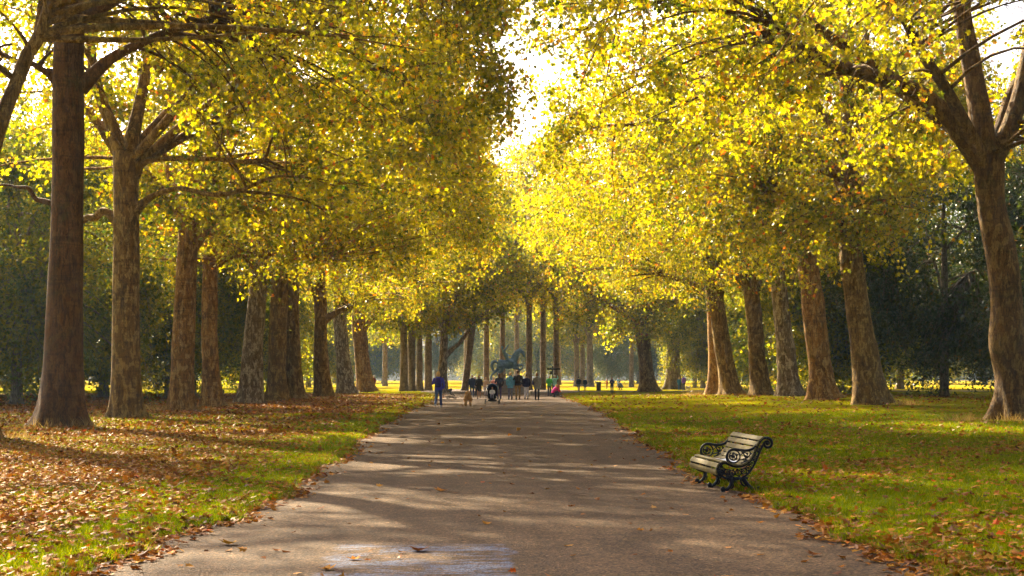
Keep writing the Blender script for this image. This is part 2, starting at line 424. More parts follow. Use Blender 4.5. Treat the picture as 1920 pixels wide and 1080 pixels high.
        if keep is not None: ok &= keep(p[:, 0] + x0, p[:, 1] + d, p[:, 2] + z0)
        A.extend(p[ok])
    A = np.array(A[:nattr]); per = max(1, int(nleaf / (nattr * 7))); nA = len(A)
    if extra is not None: A = np.concatenate([A, extra])
    TA, TB = [], []
    for p in A:
        dist = np.linalg.norm(nd[:, :3] - p, axis=1) + 0.6 * np.maximum(0, nd[:, 2] - p[2])
        j = int(np.argmin(dist + rng.uniform(0, 0.6, len(dist)))); st = nd[j, :3]; L = np.linalg.norm(p - st)
        if L > 0.4:
            m_ = 0.5 * (st + p) + rng.normal(size=3) * 0.12 * L; m_[2] += 0.12 * L
            n_ = 7 if L > 1.5 else 4
            B = bez(st, m_, p, n_); br.tube(B, np.linspace(min(nd[j, 3] * .8, 0.022 + 0.011 * L), 0.010, n_), 4, False)
        else: B = np.array([st, p])
        out = p - np.array([cx, cy, cz - 1]); out /= np.linalg.norm(out) + 1e-6
        for k in range(7):
            t = rng.uniform(0.45, 1.0); b = B[min(len(B) - 1, int(t * (len(B) - 1) + .5))]
            dr = rng.normal(size=3) * 0.75 + out * 0.55 + np.array([0, 0, -0.12]); dr /= np.linalg.norm(dr)
            TA.append(b); TB.append(b + dr * rng.uniform(0.7, 1.7))
    TA = np.array(TA); TB = np.array(TB)
    twig_prisms(br, TA, TB, 0.011, 0.004)
    n = len(TA); idx = np.repeat(np.arange(n), per); t = rng.uniform(0.15, 1.08, len(idx))[:, None]
    P = TA[idx] * (1 - t) + TB[idx] * t + rng.normal(size=(len(idx), 3)) * np.array([clump, clump, clump * 0.8]) * 0.62
    ctint = rng.normal(0, 0.17, n)[idx]
    ok = np.ones(len(P), bool)
    if zlow is not None: ok &= P[:, 2] > zlow - 1.6 - back * sstep(0.3, 2.5, P[:, 1])
    if keep is not None: ok &= keep(P[:, 0] + x0, P[:, 1] + d, P[:, 2] + z0) | ((idx >= nA * 7) & (rng.random(len(P)) < 0.6))
    P = P[ok]; tint = tint0 + ctint[ok] + rng.normal(0, tintw * 0.62, len(P))
    odd = rng.random(len(P)); tint = np.where(odd < 0.018, 0.97, np.minimum(tint, 0.90))
    leaf_cloud(lf, P, lsize, rng, kind, tint=tint)
    wood.build('trunk', barkmat, root)
    br.build('branches', barkmat, root)
    lf.build('crown', leafmat, root, smooth=False, attrname='tint')
    return root

def copy_tree(src, loc, rz=0.0, s=1.0, label=None, name=None, sz=None):
    r = src.copy(); COL.objects.link(r); r.location = loc; r.rotation_euler = (0, 0, rz); r.scale = (s, s, sz or s)
    if label: r['label'] = label
    for c in src.children:
        k = c.copy(); COL.objects.link(k); k.parent = r
    return r

def px_path(rows, x0, d, z0, dy=None):
    """photo-measured rows (px, py, width px) at distance d -> local (x, y, z, r)"""
    out = []
    n = len(rows)
    for i, (px, py, w) in enumerate(rows):
        yy = 0.0 if dy is None else dy * i / max(1, n - 1)
        k = (d + yy) / F
        out.append(((px - VX) * k - x0, yy, CAM_H - (py - VY) * k - z0, max(0.02, 0.5 * w * k)))
    return out

def avenue_tree(label, d, rows, side, env, seed, leafmat=None, bark=None, limbs=(), forks=(), kind='mid', top=20.0, name='plane_tree', lead=True, sprays=None, **kw):
    leafmat = leafmat or M_GOLD; bark = bark or M_BARK_WARM
    x0 = at(rows[0][0], d); z0 = float(gz(x0, d)) - 0.04
    T = px_path(rows, x0, d, z0); T[0] = (0, 0, 0, T[0][3])
    if lead:
        e = T[-1]; T.append((e[0] + 0.3 * side, 0.4, (e[2] + top) / 2, e[3] * 0.55)); T.append((e[0], 0.3, top * 0.92, e[3] * 0.16))
    LB = [px_path(l, x0, d, z0, dy) for l, dy in limbs]
    FK = [px_path(l, x0, d, z0, dy) for l, dy in forks]
    kw.setdefault('back', 2.4); kw.setdefault('thin', 0.92 if d > 75 else 0.8); kw['nleaf'] = int(kw.get('nleaf', 24000) * (0.95 if side > 0 else 1.2)); kw['nattr'] = int(kw.get('nattr', 220) * 1.35)
    if sprays is not None:
        rs = np.random.default_rng(seed + 99); E = []
        for (px, py, sx, sy, n_) in sprays:
            for q in range(n_):
                dd = d + rs.uniform(-2, 2); xx, zz = at(px + rs.normal(0, sx), dd, py + rs.normal(0, sy)); E.append((xx - x0, dd - d, zz - z0))
        kw['extra'] = np.array(E)
    return make_tree(name, label, x0, d, T, env, leafmat, bark, kind, limbs=LB, forks=FK, seed=seed, z0=z0, **kw)
# ------------------------------------------------------------------ the avenue
def _bridge(z, y): return np.where(y < 82, sstep(0, 1.3, z - 1.6 - 0.216 * y), 0)
def keepL(x, y, z): return x < 0.45 + 0.8 * np.sin(z * 0.75 + y * 0.21) + 1.0 * _bridge(z, y) - np.clip((y - 70) * 0.012, 0, 1.3)
def keepR(x, y, z): return x > 1.5 + 0.5 * np.sin(z * 0.8 + y * 0.3) - np.clip((y - 60) * 0.02, 0, 1.0) - 1.0 * _bridge(z, y)
def hashed(x, y, z): return (np.sin(np.floor(x * 1.3) * 12.99 + np.floor(y * 1.3) * 78.2 + np.floor(z * 1.3) * 37.7) * 43758.5) % 1.0
def windowed(base, x0, y0, w, z0, z1, soft=()):
    """open air around a trunk (and its big limbs) that stands clear of foliage"""
    def k(x, y, z):
        q = y0 / np.maximum(y, 1); X = x * q; Z = CAM_H + (z - CAM_H) * q; f = y < y0 + .3
        ok = base(x, y, z) & ~((np.abs(X - x0) < w) & f & (Z > z0) & (Z < z1))
        for (a, b, c, e, pr) in soft: ok = ok & ~((X > a) & (X < b) & (Z > c) & (Z < e) & f & (hashed(x, y, z) < pr))
        return ok
    return k
G_L = 'plane trees of the near left-hand avenue row'.replace('left-hand ', 'sunward ')
G_R = 'plane trees of the avenue row behind the bench'
NEAR = 36000
AV = avenue_tree
def xl(px, d): return at(px, d)

# near tree at the picture's edge: its trunk base and overhanging limbs show
S1 = [(-15, -7, 6.5, 9.4, .6), (-13.5, -8.5, 10.5, 13.8, 0.85), (-16.5, -14, 9.5, 13.5, .6)]
k0 = windowed(keepL, at(125, 48.8), 48.8, 1.6, 0, 14, S1)
AV('plane tree at the photo edge, only its root flare and overhanging limbs in view', 38.0, [(-62, 835, 110), (-58, 500, 98), (-50, 100, 90)], 1,
   (3.6, 1.0, 15.5, 9.6, 7.5, 7, 6.5), 11, bark=M_BARK_OLIVE, kind='lobed', nleaf=30000, nattr=210, nlimb=3, zlow=10.9, thin=0.6, keep=k0, group=G_L, limb_from=12.0, lsize=0.155,
   limbs=[([(-40, 330, 55), (0, 235, 32), (25, 165, 26), (48, 110, 24), (80, 55, 22), (105, -30, 18)], 1.5), ([(-45, 300, 40), (0, 205, 22), (42, 140, 18), (70, 60, 14), (85, -40, 10)], 3.0)])
k1 = windowed(keepL, at(125, 48.8), 48.8, 1.5, 0, 13.6, S1)
AV('thickest darkest plane tree with straight chocolate-brown trunk rising from leaf litter', 48.8, [(113, 803, 84), (118, 690, 78), (124, 500, 68), (127, 300, 64), (129, 100, 60), (132, -60, 56)], 1,
   (4.2, 0.6, 16.2, 11.2, 7, 7.5, 6.5), 12, bark=M_BARK_DARK, kind='lobed', nleaf=NEAR, nattr=230, zlow=9.6, thin=0.5, keep=k1, group=G_L, limb_from=10.5, lumps=0.03, burls=2, flare=0.8, lsize=0.155,
   limbs=[([(150, 165, 26), (205, 112, 19), (270, 76, 17), (340, 55, 15), (398, 22, 13), (420, -50, 10)], -1.0), ([(105, 152, 18), (80, 130, 12), (40, 115, 10), (-20, 95, 8)], -0.6), ([(98, 382, 10), (68, 372, 9), (45, 350, 7), (-10, 350, 4)], 0.8)])
k2 = windowed(keepL, at(235, 58.4), 58.4, 1.4, 0, 9.6, [(-15.5, -8, 7.4, 10.8, .92), (-16.5, -12.5, 9, 14.5, .6)])
AV('plane tree forking into a vee high up with two long level boughs over the grass', 58.4, [(237, 785, 58), (236, 650, 54), (237, 500, 51), (236, 380, 50), (236, 285, 54)], 1,
   (4.6, 0.5, 15.0, 11.4, 7, 7.5, 6.5), 13, bark=M_BARK_OLIVE, kind='lobed', nleaf=NEAR, nattr=230, zlow=7.6, keep=k2, sprays=[(860, 15, 30, 18, 4), (950, 12, 35, 12, 4), (935, 110, 14, 22, 3), (962, 170, 10, 12, 2), (915, 245, 16, 14, 2)], group=G_L, lead=False, limb_from=8.6, lumps=0.025, burls=2,
   forks=[([(232, 300, 34), (208, 235, 26), (186, 170, 23), (172, 90, 20), (165, -60, 14)], 0.5), ([(240, 300, 32), (255, 225, 24), (272, 150, 21), (285, 70, 17), (300, -60, 11)], 1.0)],
   limbs=[([(250, 325, 22), (268, 306, 12), (300, 298, 10), (400, 300, 9), (488, 299, 8), (512, 258, 5), (560, 225, 3)], -0.8), ([(252, 395, 22), (290, 366, 12), (335, 353, 10), (390, 366, 9), (440, 358, 9), (505, 336, 6), (560, 330, 3)], -2.0), ([(290, 130, 20), (480, -20, 15), (680, -70, 11), (830, -20, 7), (905, 60, 4), (945, 130, 2)], 1.0), ([(222, 420, 18), (200, 398, 16), (178, 405, 15), (150, 416, 13)], 0.6)])
AV('third sunward trunk, warm orange-brown and fluted, between the vee tree and a slimmer one', 69.6, [(340, 772, 50), (343, 680, 46), (347, 560, 42), (354, 430, 38), (362, 340, 36)], 1,
   (3.0, 0, 13.8, 10.8, 7, 9.5, 6.8), 14, bark=M_BARK_WARM, kind='lobed', nleaf=NEAR, nattr=230, zlow=7.2, keep=keepL, group=G_L, limb_from=7.5, lumps=0.035)
AV('slim tan plane trunk close behind the warm fluted one, one bough reaching sideways', 77, [(398, 763, 38), (394, 650, 33), (393, 540, 32), (397, 440, 29), (402, 360, 27)], 1,
   (3.2, 0, 13.4, 11, 6.5, 8.5, 6.6), 15, bark=M_BARK_WARM, kind='mid', nleaf=NEAR, nattr=230, zlow=7.0, keep=keepL, group=G_L, limb_from=7.0,
   limbs=[([(402, 500, 12), (430, 484, 9), (465, 479, 8), (520, 480, 6), (598, 487, 4)], -1.0)])
row2 = AV('pale grey plane trunk leaning toward the path beside a pair of brown trunks', 87.5, [(468, 758, 46), (474, 660, 40), (482, 570, 36), (490, 490, 32), (497, 420, 30)], 1,
   (3.2, 0, 13.4, 11, 6.5, 8.5, 6.6), 16, bark=M_BARK_GREY, kind='mid', nleaf=NEAR, nattr=230, zlow=7.2, keep=keepL, group=G_L, limb_from=7.6, lumps=0.05, burls=8)
AV('brown plane trunk first of a close pair just past the pale leaning one', 96, [(519, 756, 42), (519, 680, 37), (523, 580, 35), (526, 500, 32), (528, 430, 28)], 1,
   (3.0, 0, 13.2, 11, 6.5, 8.5, 6.4), 17, bark=M_BARK_OLIVE, kind='mid', nleaf=26000, nattr=220, zlow=7.6, keep=keepL, group=G_L, limb_from=8)
AV('brown plane trunk second of the close pair, shaded on its path face', 104, [(554, 751, 36), (550, 650, 29), (548, 560, 27), (550, 490, 26), (552, 440, 22)], 1,
   (3.0, 0, 13.0, 11, 6.5, 8.5, 6.0), 18, bark=M_BARK_OLIVE, kind='mid', nleaf=26000, nattr=220, zlow=7.4, keep=keepL, group=G_L, limb_from=8)
AV('plane tree with a single mossy bough angling up over the path from mid trunk', 116.6, [(607, 746, 36), (602, 670, 29), (601, 600, 27), (600, 540, 25), (600, 500, 20)], 1,
   (3.4, 0, 13.0, 10.6, 7, 8, 6.0), 19, bark=M_BARK_OLIVE, kind='mid', nleaf=26000, nattr=220, zlow=6.4, keep=keepL, group=G_L, limb_from=7,
   limbs=[([(608, 600, 14), (640, 581, 11), (680, 564, 10), (712, 552, 8), (760, 520, 5)], 1.0)])
AV('grey-green plane trunk in shade just before the stocky brown one', 137, [(649, 738, 34), (643, 670, 28), (638, 610, 26), (635, 560, 24)], 1,
   (3.6, 0, 12.5, 10.5, 7, 9, 6.0), 20, bark=M_BARK_GREY, kind='mid', nleaf=24000, nattr=210, zlow=5.6, keep=keepL, group=G_L, limb_from=6.5)
AV('stocky brown plane trunk with dark green shoots, last before the open lawn', 151, [(686, 739, 36), (680, 680, 30), (676, 640, 28), (672, 590, 25)], 1,
   (3.8, 0, 12.5, 10.0, 7, 9, 6.6), 21, bark=M_BARK_WARM, kind='kite', nleaf=24000, nattr=210, zlow=5.2, keep=keepL, group=G_L, limb_from=6, lsize=0.26)

# behind the bench
SR = [(11.0, 16.5, 8.2, 12.4, .8), (15, 19.5, 9, 14.5, .85)]
AV('overhanging plane tree beyond the photo edge, only its drooping outer boughs in view', 39.5, [(2170, 820, 110), (2165, 500, 95), (2150, 100, 90)], -1,
   (-5.7, 1.5, 15.2, 9.9, 7.5, 7, 6.4), 30, kind='lobed', nleaf=28000, nattr=200, zlow=9.6, thin=0.3, keep=windowed(keepR, at(1860, 52.6), 52.6, 1.8, 0, 11.5, SR), group=G_R, limb_from=11.5, nlimb=6, lsize=0.155)
kr1 = windowed(keepR, at(1860, 52.6), 52.6, 1.7, 0, 11, SR)
AV('big knobbly plane tree splitting into three heavy limbs, nearest behind the bench', 52.6, [(1900, 792, 80), (1897, 700, 66), (1888, 640, 74), (1888, 560, 64), (1876, 470, 60), (1858, 380, 55), (1852, 285, 62)], -1,
   (-4.5, 0.8, 15.0, 11.5, 7.5, 7.5, 6.4), 31, bark=M_BARK_BROWN, kind='lobed', nleaf=NEAR, nattr=240, zlow=7.4, keep=kr1, group=G_R, lead=False, limb_from=8.6, burls=6, lumps=0.04, flare=0.55,
   forks=[([(1846, 310, 46), (1808, 262, 40), (1762, 205, 36), (1712, 170, 32), (1640, 142, 28), (1560, 118, 20), (1470, 60, 12)], -1.2), ([(1850, 300, 48), (1838, 215, 44), (1820, 120, 40), (1806, 20, 36), (1800, -120, 24)], 0.6), ([(1860, 300, 44), (1893, 235, 38), (1922, 140, 32), (1950, 0, 24)], 0.8)])
AV('olive-barked leaning plane tree with a swollen twin-lobed base beside the dark thicket', 73, [(1634, 768, 64), (1624, 680, 54), (1612, 600, 50), (1600, 520, 48), (1592, 440, 46), (1592, 360, 40), (1598, 290, 34)], -1,
   (-4.7, 0, 13.8, 11.7, 7, 8.5, 6.6), 32, bark=M_BARK_OLIVE, kind='lobed', nleaf=NEAR, nattr=230, zlow=7.0, keep=keepR, group=G_R, limb_from=8.2, sprays=[(1045, 10, 26, 12, 4), (1005, 25, 14, 10, 2), (1066, 90, 10, 26, 4), (1060, 190, 7, 30, 3), (1055, 270, 7, 22, 3)], burls=3,
   limbs=[([(1597, 300, 20), (1450, 90, 15), (1280, 5, 11), (1130, -10, 7), (1050, 20, 4), (1010, 50, 2)], 0.8), ([(1588, 440, 26), (1560, 415, 17), (1536, 400, 13), (1512, 383, 10), (1440, 350, 6)], -0.8)])
AV('evenly tapered plane trunk between the leaning olive tree and the mottled grey one', 83.5, [(1546, 760, 56), (1538, 690, 46), (1528, 600, 43), (1516, 510, 40), (1506, 420, 34)], -1,
   (-4.9, 0, 13.6, 11.9, 6.5, 8.5, 6.6), 33, bark=M_BARK_WARM, kind='mid', nleaf=NEAR, nattr=230, zlow=7.2, keep=keepR, group=G_R, limb_from=8)
row2b = AV('mottled grey plane trunk, tall and bare, with flaking pale patches', 93.8, [(1480, 753, 46), (1475, 680, 36), (1466, 590, 34), (1456, 500, 32), (1446, 400, 28)], -1,
   (-4.9, 0, 13.6, 11.9, 6.5, 8.5, 6.4), 34, bark=M_BARK_GREY, kind='mid', nleaf=NEAR, nattr=230, zlow=7.6, keep=keepR, group=G_R, limb_from=9)
AV('short-looking plane trunk vanishing into leaves between the grey and the double trunk', 104, [(1428, 748, 42), (1421, 680, 34), (1414, 600, 30), (1407, 520, 28)], -1,
   (-5.1, 0, 13.2, 11.9, 6.5, 8.5, 6.2), 35, bark=M_BARK_OLIVE, kind='mid', nleaf=26000, nattr=220, zlow=7.0, keep=keepR, group=G_R, limb_from=7.5)
AV('front trunk of the crossing double plane, forked at its head', 113, [(1370, 746, 42), (1360, 680, 34), (1348, 600, 31), (1336, 520, 29), (1324, 440, 26)], -1,
   (-5.1, 0, 13.2, 11.9, 6.5, 8.5, 6.2), 36, bark=M_BARK_OLIVE, kind='mid', nleaf=26000, nattr=220, zlow=7.0, keep=keepR, group=G_R, limb_from=9,
   limbs=[([(1322, 540, 12), (1285, 527, 10), (1247, 517, 9), (1240, 510, 7)], -1.0), ([(1346, 590, 18), (1352, 520, 16), (1352, 440, 14), (1360, 380, 9)], 0.5)])
AV('rear trunk of the crossing double plane, rim lit along one edge', 119, [(1341, 742, 34), (1341, 680, 27), (1338, 600, 25), (1332, 520, 22), (1328, 450, 18)], -1,
   (-5.3, 0, 13.2, 11.9, 6.5, 8.5, 6.2), 37, bark=M_BARK_WARM, kind='mid', nleaf=22000, nattr=200, zlow=6.6, keep=keepR, group=G_R, limb_from=9)
AV('solitary vee-headed plane trunk on the sunny lawn past the litter bin', 152, [(1216, 736, 36), (1211, 690, 29), (1206, 640, 27), (1199, 598, 28)], -1,
   (-4.9, 0, 12.4, 11.1, 7.5, 9, 6.8), 38, bark=M_BARK_OLIVE, kind='kite', nleaf=28000, nattr=230, zlow=5.2, keep=keepR, group=G_R, limb_from=6.4, lead=False, lsize=0.26,
   forks=[([(1197, 600, 18), (1190, 560, 15), (1184, 500, 10)], 0.3), ([(1203, 604, 17), (1220, 560, 14), (1232, 490, 9)], 0.8)])

# ------------------------------------------------------------------ trees further off: a few kinds, copied
def proto(name, label, x0, d, H, r, env, lm, seed, zlow, nleaf, kind='kite', lsize=0.34, group=None, bark=None, nattr=190, lean=0.0, **kw):
    T = [(0, 0, 0, r * 1.05), (lean * .2, 0, H * .15, r), (lean * .6, 0, H * .45, r * .8), (lean, 0.2, H * .7, r * .45), (lean * 1.1, 0.2, H * .92, r * .12)]
    return make_tree(name, label, x0, d, T, env, lm, bark or M_BARK_FAR, kind, nleaf=nleaf, lsize=lsize, seed=seed, zlow=zlow, group=group, nattr=nattr, limb_from=H * 0.3, clump=0.6, **kw)
G_GROVE = 'straight-trunked trees grouped behind the statue'
def place(src, px, d, s, label, rz, X=None, sz=None):
    x = at(px, d) if X is None else X
    return copy_tree(src, (x, d, float(gz(x, d)) - 0.05), rz, s, label, sz=sz)
p1 = proto('tall_tree', 'slender trunk rising straight up directly behind the bronze rider', at(942, 178), 178, 26, 0.34, (0, 0, 17.5, 6.2, 6.2, 9.5, 9.5), M_GOLD, 51, 8.5, 6500, group=G_GROVE)
place(p1, 992, 172, 1.02, 'grey trunk just clear of the bronze horse head, over the navy jacket', 1.1)
place(p1, 1018, 176, 1.05, 'middle one of three even trunks beyond the bronze horse', 2.3)
place(p1, 1043, 170, 0.98, 'trunk directly behind the fingerpost, third of three even trunks', 3.7)
place(p1, 912, 180, 1.0, 'slim shadowy trunk behind the tail of the bronze horse', 4.4)
p2 = proto('leaning_tree', 'leaning blue-grey trunk between the pale forked tree and the statue', at(871, 166), 166, 24, 0.38, (1.0, 0, 16, 7, 7, 9, 9), M_GOLD, 52, 7.5, 7500, group=G_GROVE, lean=2.2)
pale_x = at(829, 150)
zz0 = float(gz(pale_x, 150)) - .04
make_tree('forked_tree', 'pale blue-grey tree with a knot hole and one bough slanting up over the path', pale_x, 152, px_path([(829, 740, 21), (830, 690, 17), (832, 650, 16), (834, 600, 14), (836, 520, 8)], pale_x, 152, zz0),
          (1.5, 0, 13, 7, 6.5, 8, 6.5), M_GREENGOLD, M_BARK_GREY, 'kite', nleaf=7000, lsize=0.34, seed=53, zlow=6.0, limbs=[px_path([(834, 668, 11), (848, 655, 8), (868, 636, 7), (890, 600, 5)], pale_x, 152, zz0)], group=G_GROVE, limb_from=6.5, clump=0.6, nattr=170)
G_FARL = 'clustered trunks beyond the open lawn'
p3 = proto('shaded_tree', 'first trunk of the shaded cluster beyond the open lawn', at(757, 158), 158, 22, 0.40, (1, 0, 14, 7.5, 7, 8, 8.5), M_GREENGOLD, 54, 5.6, 11000, group=G_FARL, keep=keepL)
place(p3, 772, 160, 1.0, 'second trunk of the shaded cluster, touching the first', 0.9)
place(p3, 786, 164, 0.95, 'reddish third trunk of the shaded cluster beyond the lawn', 2.0)
place(p3, 803, 168, 1.02, 'last trunk of the shaded cluster, beside the pale forked tree', 3.1)
place(p3, 722, 235, 1.0, 'lone leaning trunk far out on the bright lawn', 4.0)
G_FARR = 'hazy trunks past the cross path'
place(p3, 1081, 232, 1.0, 'dark trunk at the head of the hazy clump over the two dark walkers', 0.4)
place(p3, 1092, 236, 1.0, 'sunlit orange trunk in the middle of the hazy clump', 1.4)
place(p3, 1106, 226, 1.2, 'broad grey trunk of the hazy clump near the litter bin', 2.4)
for o in list(bpy.data.objects):
    if o.parent is None and o.get('group') == G_FARL and o.location.y > 200 and o.location.x > 0: o['group'] = G_FARR
place(p1, 1184, 215, 0.92, 'thin upright trunk beyond the two people at the cross path', 0.7)['group'] = G_FARR
place(p1, 1303, 205, 0.8, 'thinnest trunk beside the stone slab, seen past the double plane', 5.0)['group'] = G_FARR
place(p1, 1318, 200, 0.9, 'slim trunk half hidden by the double plane root', 5.6)['group'] = G_FARR
p4 = proto('leafy_tree', 'broad dark-trunked tree with a low green crown beyond the stone slab', at(1262, 178), 178, 18, 0.85, (0, 0, 11, 8.5, 7, 7.5, 6.5), M_GREENGOLD, 55, 4.4, 14000, group=G_FARR, flare=0.7)

# trees with skirts of foliage down to the ground
G_SKL = 'trees skirted to the ground on the sunward side'
G_SKR = 'trees of the thicket behind the bench row'
s1 = proto('spreading_tree', 'large blue-green tree skirted to the ground behind the thickest trunk', -26.5, 84, 17, 0.3, (0, 0, 8.5, 8.0, 6.5, 8.5, 8.3), M_GREEN, 61, 0.7, 60000, group=G_SKL, lsize=0.25, kind='mid', nattr=480, tint0=0.74, keep=lambda x, y, z: x < -16.8)
s2 = proto('dark_tree', 'dark evergreen mass filling the space between trunks of bench-side row', 30.0, 104, 18, 0.3, (0, 0, 9, 8.2, 6.5, 9, 8.8), M_DARK, 62, 0.7, 60000, group=G_SKR, lsize=0.25, kind='mid', nattr=480)
s3 = proto('yellowing_tree', 'yellow-green leafy tree glowing between bare trunks beside the dark thicket', 26.5, 128, 17, 0.3, (0, 0, 8.5, 6.6, 6, 8.5, 8.3), M_GREENGOLD, 63, 0.7, 48000, group=G_SKR, lsize=0.3, nattr=400)
place(s2, 0, 122, 0.92, 'dark green tree glimpsed between the vee tree and the slim tan trunk', 1.3, X=-24.5)['group'] = G_SKL
place(s1, 0, 98, 1.15, 'tall green tree at the photo edge behind the leaf-strewn lawn', 0.4, X=-37)
place(s1, 0, 185, 1.0, 'hazy green tree past the pale leaning trunk', 2.4, X=-30)
place(s3, 0, 215, 1.0, 'bright hazy tree across the lawn beyond the close pair of trunks', 0.6, X=-27)['group'] = G_SKL
place(s2, 0, 93, 1.1, 'black-green thicket tree running out of the photo past the knobbly trunk', 2.2, X=37.5)
place(s2, 0, 118, 1.0, 'dark thicket tree set back between the knobbly and the leaning olive trunks', 4.0, X=42)
place(s3, 0, 150, 1.0, 'light green tree behind the tall mottled trunk', 2.0, X=27)
place(s1, 0, 190, 0.95, 'green tree shading the purple-jacketed walker', 3.3, X=27.5)['group'] = G_SKR
place(s2, 0, 285, 0.62, 'small blue-teal conifer-dark tree far beyond the litter bin', 1.0, X=20.5)['group'] = G_FARR

# far tree line
G_LINE = 'hazy trees of the distant tree line'
rng = np.random.default_rng(7)
srcs = [s1, s3, s2, s1, s3]
LL = 'hazy tree of the distant tree line closing off the park'
i = 0
for X in np.arange(-150, 151, 8.0):
    d = 300 + rng.uniform(-15, 60) + (35 if abs(X) < 14 else 0)
    if abs(X) > 120: d -= 60
    s = srcs[i % len(srcs)]; i += 1
    sc = rng.uniform(1.1, 1.5)
    place(s, 0, d, sc, LL, rng.uniform(0, 6), X=X + rng.uniform(-3, 3))['group'] = G_LINE
for X, d, sc in ((-6, 262, 1.25), (2.5, 250, 1.3), (10, 268, 1.25), (-15, 250, 1.1)):
    place(p1, 0, d, sc, 'tall hazy tree showing in the gap between the two avenue rows', X, X=X)['group'] = 'tall trees closing the avenue vista'
for X, d, sc in ((-48, 130, 1.3), (-52, 165, 1.3), (-46, 205, 1.3), (50, 150, 1.3), (48, 185, 1.3), (60, 120, 1.4), (-62, 110, 1.5), (40, 230, 1.2)):
    place([s1, s3, s2][int(abs(X)) % 3], 0, d, sc, 'big outer park tree standing well behind the avenue rows', X, X=X)['group'] = 'outer park trees behind the avenue'
for X, d, sc, src in ((-22.5, 104, .9, s1), (-29, 112, 1.1, s3), (-34, 138, 1.2, s1), (-24, 150, .9, s3), (-40, 118, 1.2, s3)):
    place(src, 0, d, sc, 'leafy park tree filling the gaps between the sunward trunks', X, X=X)['group'] = 'infill trees between the sunward trunks'
for X, d, sc, src in ((24, 112, .75, s3), (31, 140, 1.1, s1), (34, 165, 1.1, s2), (24, 176, .85, s1), (46, 100, 1.2, s2)):
    place(src, 0, d, sc, 'leafy thicket tree filling the gaps between the bench-side trunks', X, X=X)['group'] = 'infill trees between the bench-side trunks'

for src, X, d, rz, lb in ((row2, -33.5, 71, 2.6, 'second-row plane tree whose golden crown fills the top corner above the sunward trunks'), (row2b, 35.5, 80, 2.2, 'second-row plane tree whose golden crown fills the top corner behind the knobbly tree')):
    copy_tree(src, (X, d, float(gz(X, d)) - .05), rz, 1.08, lb)['group'] = 'second row planes outside the avenue'
# ------------------------------------------------------------------ ground, path
def ground_material():
    m, nt, out = mat('turf')
    tc = N(nt, 'ShaderNodeTexCoord'); v = tc.outputs['Object']
    n1 = noise(nt, 0.35, 5, 0.6, v, 0.5); n2 = noise(nt, 2.6, 6, 0.7, v, 0.3); n3 = noise(nt, 40, 3, 0.7, v); n4 = noise(nt, 11, 5, 0.75, v)
    g = ramp(nt, [(0.30, (0.09, 0.12, 0.001)), (0.5, (0.175, 0.185, 0.0015)), (0.72, (0.32, 0.26, 0.003))], n2.outputs[0])
    b = ramp(nt, [(0.42, (0, 0, 0)), (0.66, (1, 1, 1))], n1.outputs[0])
    c = mixc(nt, b.outputs[0], g.outputs[0], (0.27, 0.23, 0.003))
    dead = ramp(nt, [(0.60, (0, 0, 0)), (0.66, (1, 1, 1))], n4.outputs[0])
    c = mixc(nt, dead.outputs[0], c, (0.16, 0.085, 0.03))
    # warm old leaves over the far lawn, colour lifted to stand in for sunlight
    sp = N(nt, 'ShaderNodeSeparateXYZ'); nt.links.new(v, sp.inputs[0])
    far = N(nt, 'ShaderNodeMapRange'); far.inputs[1].default_value = 150; far.inputs[2].default_value = 200; nt.links.new(sp.outputs[1], far.inputs[0])
    fm = N(nt, 'ShaderNodeMath', operation='MULTIPLY'); fm.inputs[1].default_value = 0.55; nt.links.new(far.outputs[0], fm.inputs[0])
    c = mixc(nt, fm.outputs[0], c, (0.50, 0.33, 0.03))
    gr = ramp(nt, [(0.3, (0.6, 0.6, 0.6)), (0.7, (1.3, 1.3, 1.3))], n3.outputs[0]); c = mixc(nt, 1.0, c, gr.outputs[0], 'MULTIPLY')
    bs = N(nt, 'ShaderNodeBsdfPrincipled'); bs.inputs['Roughness'].default_value = 0.9; bs.inputs['Specular IOR Level'].default_value = 0.0
    nt.links.new(c, bs.inputs['Base Color'])
    ad = N(nt, 'ShaderNodeMath', operation='ADD'); nt.links.new(n3.outputs[0], ad.inputs[0]); nt.links.new(n4.outputs[0], ad.inputs[1])
    bp = N(nt, 'ShaderNodeBump'); bp.inputs['Strength'].default_value = 1.0; bp.inputs['Distance'].default_value = 0.06
    nt.links.new(ad.outputs[0], bp.inputs['Height']); nt.links.new(bp.outputs[0], bs.inputs['Normal'])
    nt.links.new(bs.outputs[0], out.inputs[0]); return m

